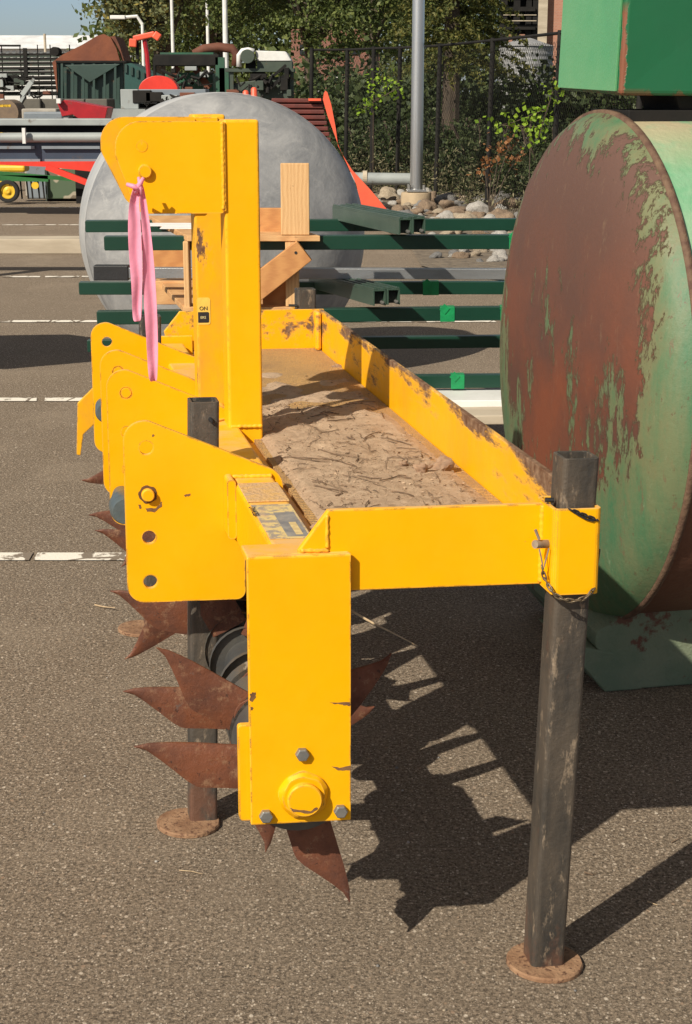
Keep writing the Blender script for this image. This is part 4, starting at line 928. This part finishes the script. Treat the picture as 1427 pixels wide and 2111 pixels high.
# weeds and undergrowth strip (uncountable)
A_ = []
for k in range(160):
    s = rng.random(); i = rng.integers(0, len(fl)-1); a = fl[i].lerp(fl[i+1], float(s)); n = 26; A_.append(np.stack([a.x+rng.normal(size=n)*.08, a.y+.5+rng.normal(size=n)*.35, np.abs(rng.normal(size=n))*.32], 1))
tag(leaf_obj('weeds', np.concatenate(A_), .07, LF_WEED, None, .3, loc=(1, 22, 0)), 'rough dry weeds growing along the foot of the fence', 'weeds', kind='stuff')
A_ = []
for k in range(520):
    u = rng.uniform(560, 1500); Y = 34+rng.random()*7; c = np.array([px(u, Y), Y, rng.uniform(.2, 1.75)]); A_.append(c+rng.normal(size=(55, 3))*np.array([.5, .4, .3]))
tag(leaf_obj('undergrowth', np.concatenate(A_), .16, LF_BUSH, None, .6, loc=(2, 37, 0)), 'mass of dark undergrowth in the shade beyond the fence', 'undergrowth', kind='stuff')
A_ = []
for k in range(900):
    u = rng.uniform(230, 1500); Y = 95+rng.random()*15; c = np.array([px(u, Y), Y, rng.uniform(.5, 11)]); A_.append(c+rng.normal(size=(40, 3))*np.array([1.1, 1, .8]))
tag(leaf_obj('far_woods', np.concatenate(A_), .5, LF_TREE, None, .6, loc=(0, 100, 0)), 'far dark wood closing the view behind the trees', 'woods', kind='stuff')

# ------------------------------------------------------------------ far buildings
def box_at(parent, u0, u1, v0, v1, Y, dep, name, mat, bevel=0, zmin=None, label=None):
    p = at(u0, v0, Y); q = at(u1, v1, Y); zz = q.z if zmin is None else zmin
    return MB().box(min(p.x, q.x), max(p.x, q.x), Y, Y+dep, zz, p.z).build(name, mat, parent, bevel, label=label)
WB = thing('white_building', 'long white building with a pale roof at the far left', 'building', (px(60, 130), 130, 0))
box_at(WB, -420, 345, 101, 190, 130, 25, 'wall', simple('white_cladding', (.66, .66, .64), (.52, .52, .50), .15, .6, st=(1, 1, .1)), zmin=0)
p = at(-420, 101, 130); q = at(345, 72, 133); MB().hexa([(p.x, 129.6, p.z+.02), (q.x, 129.6, p.z+.02), (q.x, 156, p.z+.02), (p.x, 156, p.z+.02)], [(p.x, 134, q.z), (q.x-1, 134, q.z), (q.x-1, 150, q.z), (p.x, 150, q.z)]).build('roof', simple('pale_roof', (.78, .79, .80), None, 1, .5), WB)
for k in range(30):
    u = -100+k*14; box_at(WB, u, u+7, 108, 124, 129.9, .05, 'window', simple('pale_window', (.30, .32, .33), None, 1, .3) if k == 0 else bpy.data.materials['pale_window'])
p = at(8, 50, 129); MB().tube([(p.x, 125, 0), (p.x, 125, p.z)], .25, 10).build('flue', WHITEM, WB)
p = at(97, 72, 129); MB().tube([(p.x, 128, p.z-1.3), (p.x, 128, p.z+.05)], .1, 8).build('roof_post', TIMB, WB)
BB = thing('brick_building', 'dark red brick building with windows under the trees', 'building', (px(680, 80), 80, 0))
box_at(BB, 600, 782, 60, 190, 80, 10, 'wall', BRICK, zmin=0)
box_at(BB, 600, 782, 228, 236, 79.9, .09, 'foundation_band', CONC)
for u in (618, 650, 684, 724, 756):
    for v in (92, 150, 178): w_ = box_at(BB, u, u+12, v, v+20, 79.92, .07, 'window', GLASS); box_at(w_, u-.5, u+12.5, v+8.6, v+10.2, 79.87, .04, 'glazing_bar', WHITEM)
RB2 = thing('salmon_building', 'salmon brick building with a pale pilaster behind the green housing', 'building', (px(1200, 70), 70, 0))
box_at(RB2, 1112, 1330, -120, 190, 70, 12, 'wall', BRICKL, zmin=0); box_at(RB2, 1103, 1124, -120, 190, 69.6, .39, 'pilaster', TIMB, zmin=0)
for u in (1178, 1220, 1262): box_at(RB2, u, u+18, -60, 30, 69.93, .06, 'window', GLASS)
SG = thing('steel_gantry', 'black steel gantry with pale handrails left of the salmon building', 'gantry', (px(1072, 66), 66, 0))
for u in (1036, 1062, 1088, 1099): box_at(SG, u, u+6, -80, 190, 66, .3, 'column', BLK, zmin=0)
for v in (-20, 14, 52): box_at(SG, 1030, 1104, v, v+9, 65.8, .18, 'girder', BLK)
for v in (30, 42): box_at(SG, 1038, 1106, v, v+1.6, 65.6, .06, 'handrail', TIMB)
box_at(SG, 1044, 1098, -80, 70, 66.4, .3, 'back_panel', BLK)
cs = at(1085, 80, 46); SL = thing('silo', 'round grey corrugated silo with a low conical top beyond the conifer', 'silo', (cs.x, 46, 0)); rs = (px(1140, 46)-px(1030, 46))/2
pf = []
zt = at(1085, 96, 46).z
for k in range(41): pf.append((zt*k/40, rs+(.012 if k % 2 else 0)))
MB().lathe(pf, (cs.x, 46, 0), (0, 0, 1), 48).build('silo_wall', GALV, SL); MB().lathe([(zt, rs+.05), (zt+.22, .15), (zt+.25, 0)], (cs.x, 46, 0), (0, 0, 1), 48).build('silo_roof', GALV, SL)

# street lamps far away
for i, (u, Y, topv, armu, armv, lb) in enumerate(((298, 50, 47, 252, 36, 'curved arm street lamp rising above the orange auger head'), (359, 48, -8, 330, -20, 'white street lamp left of the dark tree'), (431, 52, -60, 405, -75, 'thin white lamp post in the middle of the three'), (467, 42, -70, 440, -90, 'thick white lamp post right of the three, before the green machine'))):
    x = px(u, Y); zt = at(u, topv, Y).z; t = thing('street_lamp', lb, 'street lamp', (x, Y, 0)); r = .045 if i < 3 else .06
    MB().tube([(x, Y, 0), (x, Y, zt)], r, 10, rr=[r*1.3, r]).build('lamp_pole', WHITEM, t); e = at(armu, armv, Y); mid = at((u*2+armu)/3, (topv+armv)/2-(8 if i == 0 else 4), Y)
    MB().tube([(x, Y, zt-.05), mid, e], .05, 8).build('lamp_arm', WHITEM, t); MB().box(e.x-.35, e.x+.1, Y-.1, Y+.1, e.z-.05, e.z+.06).build('lamp_head', WHITEM, t, .02)

# ------------------------------------------------------------------ yard clutter, left and centre
# concrete kerb / timber beam on the ground
a = at(-90, 522, z=0); MB
CB = MB().box(a.x-3, px(330, 15.6)+.1, 15.35, 15.72, 0, .14).build('timber_beam', TIMB, bevel=.01, loc=((a.x)/1, 15.5, 0)); tag(CB, 'long pale timber beam lying across the asphalt left of the domed tank', 'beam')
# conveyor / auger
AU = thing('grain_auger', 'long blue grey conveyor with a pale pipe, resting on a red frame', 'conveyor', (px(60, 20), 20, 0))
box_at(AU, -380, 232, 245, 259, 20.1, .5, 'top_channel', LGREY, .01); box_at(AU, -380, 232, 259, 273, 20.3, .3, 'trough_side', BLK)
p = at(-380, 285, 20); q = at(235, 283, 20); MB().tube([p, q], .058, 16).build('pipe', LGREY, AU, smooth='auto')
box_at(AU, -380, 240, 291, 334, 20.05, .5, 'trough', NAVY, .01)
for u0, u1 in ((-60, 71), (86, 206)): box_at(AU, u0, u1, 301, 307, 20.0, .045, 'trough_rib', BGREY)
for u0, u1 in ((-60, 83), (92, 206)): box_at(AU, u0, u1, 328, 334, 20.0, .045, 'trough_rib', BGREY)
box_at(AU, 45, 53, 264, 296, 19.85, .06, 'pipe_clamp', WHITEM)
m = MB(); P = [at(u, v, 19.9) for u, v in ((-60, 334), (210, 333), (210, 356), (100, 344), (-60, 337))]; m.prism([(p.x, p.z) for p in P], 19.9, 20.05); m.build('red_beam', REDB, AU)
m = MB(); m.beam(at(96, 344, 19.9), at(192, 381, 19.9), .08, .07); m.build('red_strut', REDB, AU)
m = MB()
for u in (-200, 215): p = at(u, 340, 20.2); m.beam((p.x, 20.3, 0), (p.x, 20.3, p.z), .1, .1)
m.build('support_leg', REDB, AU)
# implement with yellow wheel
IM = thing('planter_implement', 'small green and yellow planter with a yellow wheel at the left edge', 'farm implement', (px(17, 22.3), 22.3, 0))
wc = at(17, 394, 22.3); rw = .137
wl = MB().lathe([(-.05, rw), (-.045, rw+.015), (.045, rw+.015), (.05, rw), (.05, rw-.035), (-.05, rw-.035), (-.05, rw)], wc, (0, 1, 0), 36).build('wheel', TYRE, IM)
MB().lathe([(-.03, .001), (-.045, .03), (-.03, .04), (-.01, .08), (-.04, rw-.03), (.03, rw-.03)], wc, (0, 1, 0), 30).build('wheel_rim', IMPY, wl, smooth=True)
m = MB(); m.beam(at(-60, 352, 22.3), at(170, 371, 22.3), .06, .05); m.beam(at(-60, 366, 22.3), at(100, 368, 22.3), .06, .08); m.build('frame', IMPG, IM)
box_at(IM, -20, 52, 341, 355, 22.5, .35, 'seed_box', IMPY, .03)
m = MB()
for u in (42, 55, 64, 78, 88): m.beam(at(u, 372, 22.35), at(u+4, 410, 22.35), .02, .02)
m.build('shank', BLK, IM); p = at(73, 382, 22.3); MB().lathe([(-.02, .0), (-.02, .05), (.02, .05), (.02, 0)], p, (0, 1, 0), 16).build('disc', IMPY, IM)
# camouflage box
CX_ = thing('camouflage_crate', 'camouflage painted steel crate below the red beam', 'crate', (px(140, 23), 23, 0)); box_at(CX_, 95, 190, 346, 410, 22.9, .9, 'crate_body', CAMO, .015); box_at(CX_, 97, 188, 410, 415, 23.0, .7, 'skid', BLK, zmin=0)
box_at(CX_, 92, 97, 350, 414, 22.84, .05, 'corner_post', OLIV)
# grey boxes, blocks
def crate(u0, u1, v0, v1, Y, mat, name, label, cat, dep=.6, ground=True, lid=None):
    t = thing(name, label, cat, (px((u0+u1)/2, Y), Y, 0)); box_at(t, u0, u1, v0, v1, Y, dep, 'body', mat, .02, zmin=0 if ground else None)
    if lid: box_at(t, u0-1, u1+1, v0-3, v0, Y-.03, dep+.06, 'rim', lid)
    return t
crate(44, 118, 224, 262, 24, CONC, 'concrete_block', 'pale concrete block behind the conveyor, below the steel rack', 'concrete block', lid=None)
crate(48, 130, 231, 262, 23.5, BGREY, 'steel_box', 'blue grey steel box beside the red scoop', 'box')
for i, (u0, u1, lb) in enumerate(((40, 84, 'dark concrete block left of the others under the dumpster'), (86, 130, 'dark concrete block second from left under the dumpster'), (176, 222, 'dark concrete block under the right side of the dumpster'), (132, 175, 'dark concrete block under the left side of the dumpster'))):
    crate(u0, u1, 204, 226, 30+.1*i, simple('dark_concrete', (.13, .12, .10), (.08, .075, .065), 2, .9) if i == 0 else bpy.data.materials['dark_concrete'], 'concrete_block', lb, 'concrete block', 1.0)
# yellow roller at the left edge
RL = thing('lawn_roller', 'yellow framed roller with a wooden drum end at the left edge', 'roller', (px(15, 25), 25, 0)); c = at(12, 232, 24.8)
MB().lathe([(0, .001), (0, .19), (.6, .19), (.6, .001)], c, (0, 1, 0), 28).build('drum', simple('drum_wood', (.20, .14, .09), (.14, .10, .07), 8, .8), RL); box_at(RL, -30, 24, 214, 222, 24.8, .8, 'frame', IMPY, .01)
box_at(RL, -20, 5, 222, 262, 25.2, .1, 'stand', IMPY, zmin=0)
# black steel rack with many rails
RK = thing('steel_rack', 'black steel rack of long rails in front of the white building', 'rack', (px(90, 52), 52, 0))
for u in (2, 40, 76, 102, 142): box_at(RK, u, u+5, 92 if u != 40 else 95, 190, 52, .15, 'rack_post', BLK, zmin=0)
box_at(RK, 47, 58, 99, 165, 51.9, .09, 'dark_post', BLK)
for k, v in enumerate((113, 122, 131, 141, 150, 160, 170, 180, 192)):
    for j in range(2):
        p = at(-60, v+j*3.5, 52+j*.8); q = at(242, v-2+j*3.5, 52+j*.8); m = MB(); m.beam(p, q, .05, .07); m.build('rail', BLK if j == 0 else OLIV, RK)
box_at(RK, -10, 42, 92, 96, 52, .1, 'top_rail', BLK); box_at(RK, -12, 40, 155, 182, 51.8, .15, 'reel', BLK, .03)
p = at(112, 106, 51.5); MB().tube([p, p+Vector((0, .6, 0))], .14, 12).build('coil', BLK, RK)
# white folded frame leaning
WF = thing('folding_easel', 'pale folded metal frame leaning in front of the steel rack', 'frame', (px(55, 30), 30, 0)); m = MB(); m.beam(at(30, 232, 30), at(70, 162, 30), .05, .05); m.beam(at(46, 196, 30), at(66, 168, 29.9), .03, .09); m.beam(at(62, 178, 30), at(60, 200, 30), .03, .04); m.build('bar', LGREY, WF); m = MB(); m.beam(at(28, 236, 30), at(28, 250, 30), .03, .3); m.build('stand', LGREY, WF)
# green dumpster and rusty hopper
DP = thing('dumpster', 'dark green steel dumpster with sloping front ribs', 'dumpster', (px(188, 38), 38, 0))
box_at(DP, 118, 257, 128, 208, 38, 2.2, 'container_wall', DGRN, .02, zmin=.15); box_at(DP, 115, 260, 125, 129, 37.9, 2.4, 'rim', BLK); box_at(DP, 116, 120, 128, 206, 37.85, .14, 'corner_post', BLK); box_at(DP, 255, 259, 128, 206, 37.85, .14, 'corner_post', BLK)
m = MB(); P = [at(u, v, 37.95) for u, v in ((135, 134), (250, 132), (187, 170))]; m.prism([(p.x, p.z) for p in P], 37.82, 37.99); m.build('pressed_panel', simple('dumpster_panel', (.03, .06, .05), None, 2, .5), DP, .01)
box_at(DP, 130, 250, 190, 200, 38.2, 1.8, 'skid', BLK, zmin=0)
RH = thing('rusty_hopper', 'tall rusty brown steel hopper plate rising behind the dumpster', 'hopper', (px(190, 41), 41, 0)); m = MB(); P = [at(u, v, 41) for u, v in ((108, 128), (130, 112), (170, 92), (200, 74), (214, 70), (228, 77), (240, 100), (248, 128), (248, 190), (118, 190))]; m.prism([(p.x, p.z) for p in P], 41, 41.12); m.build('hopper_side', RUSTP, RH)
m = MB(); P2_ = [at(u, v, 41) for u, v in ((226, 75), (240, 98), (252, 130), (256, 130), (246, 96), (236, 74))]; m.prism([(p.x, p.z) for p in P2_], 41.12, 42.6); m.build('hopper_end', RUSTB, RH); m = MB(); 
for u in (125, 245): p = at(u, 190, 41.05); m.beam((p.x, 41.05, 0), (p.x, 41.05, p.z), .1, .1)
m.build('hopper_leg', RUSTB, RH)
# ribbed green container slope right of the dumpster
GC = thing('green_container', 'teal green ribbed container with a sloping lid right of the dumpster', 'container', (px(300, 36), 36, 0)); m = MB(); P = [at(u, v, 36) for u, v in ((257, 132), (270, 130), (380, 184), (380, 205), (257, 205))]; m.prism([(p.x, p.z) for p in P], 36, 37.6); m.build('container_body', simple('teal_paint', (.02, .075, .065), None, 2, .5), GC)
for k in range(9): m = MB(); m.beam(at(260+k*12, 132+k*5.8, 35.97), at(260+k*12, 150+k*5, 35.97), .05, .03); m.build('rib', DGRN, GC)
box_at(GC, 258, 379, 205, 208, 36.1, 1.4, 'skid', BLK, zmin=0)
# red scoop
RS = thing('red_scoop', 'crimson red loader scoop lying on its side beside the grey box', 'scoop', (px(165, 22.5), 22.5, 0)); m = MB(); F = [at(u, v, 22.3) for u, v in ((118, 212), (134, 206), (222, 222), (214, 256), (178, 256), (150, 236), (128, 240))]; m.prism([(p.x, p.z) for p in F], 22.3, 22.9); m.build('scoop_shell', REDM, RS, .02)
box_at(RS, 116, 125, 203, 213, 22.2, .08, 'white_tag', WHITEM); box_at(RS, 131, 141, 243, 256, 22.2, .08, 'white_tag', WHITEM); box_at(RS, 150, 210, 240, 262, 22.5, .3, 'scoop_stand', BLK, zmin=0)
# grey beam and orange fan
GB = thing('grey_trough', 'long blue grey steel trough behind the domed tank', 'trough', (px(340, 24), 24, 0)); box_at(GB, 248, 425, 184, 214, 24, .6, 'trough_side', BGREY, .01); box_at(GB, 248, 286, 184, 225, 23.9, .09, 'end_panel', LGREY, .01); box_at(GB, 286, 425, 205, 222, 24.2, .3, 'lower_rail', BLK); box_at(GB, 215, 300, 225, 243, 23.7, .8, 'base_frame', LGREY, zmin=0)
OF = thing('orange_hood', 'bright red orange half round hood above the grey trough', 'hood', (px(325, 25.5), 25.5, 0)); m = MB(); c = at(328, 186, 25.5); rh = .30
m.prism([(c.x+rh*1.0*math.cos(R(a))*1.0, c.z+rh*.72*math.sin(R(a))) for a in range(0, 181, 12)], 25.4, 25.75); m.build('hood_shell', REDB, OF, .01); box_at(OF, 292, 364, 186, 215, 25.45, .2, 'hood_base', BLK, zmin=0)
OA = thing('orange_spout', 'orange spout head on a thin dark red post, pointing right', 'spout', (px(305, 34), 34, 0)); m = MB(); m.tube([Vector((px(308, 34), 34, 0)), at(307, 155, 34), at(303, 110, 34), at(298, 82, 34)], .05, 8); m.build('spout_post', REDM, OA)
m = MB(); m.beam(at(276, 80, 34), at(320, 70, 34), .2, .11); m.build('spout_arm', ORANGE, OA, .02); m = MB(); m.beam(at(318, 70, 33.9), at(330, 79, 33.9), .18, .15); m.build('spout_tip', ORANGE, OA, .02)
m = MB(); m.beam(at(275, 80, 33.9), at(274, 97, 33.9), .15, .12); m.build('spout_flap', ORANGE, OA, .02); m = MB(); m.beam(at(283, 84, 34.05), at(284, 122, 34.05), .06, .05); m.build('side_post', BLK, OA)
# green machine complex
GM = thing('green_loader', 'dark green open framed loader machine with a brown hood arch', 'machine', (px(390, 32), 32, 0))
box_at(GM, 318, 452, 112, 136, 32, .5, 'canopy', BLK, .02); box_at(GM, 330, 440, 108, 112, 32.1, .9, 'canopy_top', MGRN)
for u0, u1 in ((315, 322), (444, 464)): box_at(GM, u0, u1, 118, 188, 32, .15, 'frame_post', MGRN if u0 > 400 else BLK, zmin=0)
box_at(GM, 452, 472, 140, 190, 32, .6, 'side_panel', MGRN); box_at(GM, 340, 440, 150, 190, 33, 1, 'engine_cover', MGRN, .03, zmin=0)
m = MB(); m.beam(at(352, 160, 32.2), at(368, 138, 32.2), .1, .12); m.beam(at(402, 140, 32.2), at(432, 182, 32.2), .1, .13); m.build('rusty_arm', RUSTB, GM)
m = MB(); m.beam(at(380, 180, 32.1), at(414, 154, 32.1), .08, .1); m.build('lift_arm', MGRN, GM)
m = MB(); m.tube([at(u, v, 33) for u, v in ((400, 112), (420, 101), (450, 97), (478, 100), (488, 112), (486, 136))], .09, 10); m.build('brown_hood', RUSTB, GM, smooth=True)
GH = thing('seed_hopper', 'olive green hopper machine with a white rounded cover on top', 'machine', (px(545, 31), 31, 0))
m = MB(); P = [at(u, v, 31) for u, v in ((526, 104), (590, 106), (602, 126), (530, 126))]; m.prism([(p.x, p.z) for p in P], 31, 31.8); m.build('white_cover', WHITEM, GH, .03)
box_at(GH, 530, 602, 126, 146, 31.02, .8, 'cover_base', OLIV); m = MB(); m.tube([at(u, v, 30.95) for u, v in ((493, 138), (493, 114), (500, 105), (512, 103), (524, 106))], .05, 12); m.build('white_duct', WHITEM, GH, smooth=True)
p = at(510, 116, 30.8); MB().tube([p, p+Vector((0, .3, 0))], .125, 24).build('fan_housing', OLIV, GH); box_at(GH, 506, 526, 124, 146, 31.1, .3, 'motor', BLK); box_at(GH, 464, 606, 141, 148, 30.95, .9, 'deck', OLIV)
for u in (474, 598): box_at(GH, u, u+8, 148, 205, 31, .1, 'deck_post', OLIV, zmin=0)
m = MB(); P = [at(u, v, 31.1) for u, v in ((478, 172), (520, 166), (590, 156), (600, 160), (600, 205), (478, 205))]; m.prism([(p.x, p.z) for p in P], 31.1, 31.9); m.build('hopper_body', OLIV, GH, .02)
m = MB(); m.beam(at(530, 186, 30.9), at(590, 134, 30.9), .03, .05); m.beam(at(545, 190, 30.9), at(598, 148, 30.9), .03, .07); m.build('diagonal_bar', BLK, GH); p = at(594, 196, 30.9); MB().tube([p, p+Vector((0, .15, 0))], .09, 16).build('pulley', OLIV, GH)
box_at(GH, 478, 600, 205, 208, 31.3, .5, 'skid', BLK, zmin=0); box_at(GH, 520, 545, 148, 168, 31.3, .4, 'inner_box', BLK)
rn = random.Random(9)
for par, u0, u1, v0, v1, Y in ((GM, 326, 446, 138, 186, 31.9), (GH, 480, 598, 150, 200, 30.85), (GB, 290, 420, 196, 214, 23.9), (RK, 0, 110, 150, 200, 51.6)):
    m = MB()
    for k in range(16):
        a = at(rn.uniform(u0, u1), rn.uniform(v0, v1), Y); b = at(rn.uniform(u0, u1), rn.uniform(v0, v1), Y+.1); b = a+(b-a)*.45; mid = (a+b)/2+Vector((0, -.05, -.12*rn.random())); m.tube([a, mid, b], rn.choice([.012, .02, .03]), 6)
    m.build('hoses', BLK, par)
    for k in range(7):
        a = at(rn.uniform(u0, u1), rn.uniform(v0, v1), Y+.05); sx, sz = rn.uniform(.03, .16), rn.uniform(.03, .12); m = MB(); m.box(a.x-sx, a.x+sx, Y-.02, Y+.15, a.z-sz, a.z+sz); m.build('fitting', rn.choice([BLK, OLIV, RUSTB, LGREY]), par, .01)
for k in range(6):
    a = at(128+k*22, 131, 37.85); b = at(128+k*22, 204, 37.85); m = MB(); m.beam(a, b, .05, .05); m.build('container_rib', DGRN, DP)
# orange tips behind the domed tank
for i, (P, Y, lb) in enumerate((([(498, 186), (516, 186), (516, 196), (498, 196)], 19.5, 'flat orange cone tip just left of the taller one'), ([(518, 181), (523, 180), (531, 182), (533, 196), (515, 196)], 19.3, 'taller orange cone tip peeking over the domed tank'))):
    q = [at(u, v, Y) for u, v in P]; m = MB(); c = sum(q, Vector())/len(q); r = (max(p.x for p in q)-min(p.x for p in q))/2; zt = max(p.z for p in q)
    t = thing('traffic_cone', lb, 'cone', (c.x, Y, 0)); MB().lathe([(0, r*2.2), (.03, r*2.2), (.031, r*1.9), (zt-.02, r*.7), (zt, r*.4), (zt+.001, 0)], (c.x, Y, 0), (0, 0, 1), 20).build('cone_body', ORANGE, t, smooth='auto')
# snow plough: orange ends and dark red ribbed back
SP = thing('plough_blade', 'coral orange curved plough blade with a dark red ribbed back', 'plough', (px(700, 19.5), 19.5, 0))
edge_o = [(668, 192), (671, 187), (675, 190), (683, 215), (692, 262), (697, 300), (706, 318), (726, 350), (765, 392), (806, 441), (748, 444), (735, 380), (700, 305), (676, 240), (666, 205)]
P = [at(u, v, 19.4) for u, v in edge_o]; zo = at(805, 440, 19.4).z; 
m = MB(); m.prism([(p.x, p.z) for p in P], 19.35, 19.42); m.build('blade_end', ORANGE, SP, .008)
for k in range(10):
    v = 207+k*11.5; a = at(560, v, 19.9); b = at(664+k*2.6, v+.5, 19.9); m = MB(); m.beam(a, b, .06, .05); m.build('rib', DRED, SP, .01)
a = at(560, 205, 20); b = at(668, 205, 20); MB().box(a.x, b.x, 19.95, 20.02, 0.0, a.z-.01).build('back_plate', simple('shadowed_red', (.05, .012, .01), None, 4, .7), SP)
box_at(SP, 636, 662, 203, 208, 19.8, .2, 'top_bar', ORANGE)
# unseen slab and bars added outside the left edge to shade the asphalt
SHC = thing('shadow_caster', 'unseen shadow caster added beyond the left edge', 'shadow caster', (-4.0, 8.6, 0))
MB().prism([(-6.2, 7.55), (-2.75, 7.7), (-2.32, 7.95), (-2.2, 8.35), (-2.35, 8.7), (-2.7, 8.95), (-6.2, 8.6)], 1.10, 1.18, (), 'xy').build('deck', BLK, SHC, .01)
m = MB()
for x in (-5.6, -3.0): m.box(x, x+.1, 8.1, 8.2, 0, 1.1)
m.build('stand', BLK, SHC)
MB().box(-6.4, -2.98, 12.65, 12.85, 1.25, 1.33).build('caster_beam', BLK, SHC); m = MB()
for x in (-6.2, -3.6): m.box(x, x+.1, 12.7, 12.8, 0, 1.25)
m.box(-6.2, -6.1, 8.6, 12.7, 1.11, 1.17); m.build('stand', BLK, SHC)
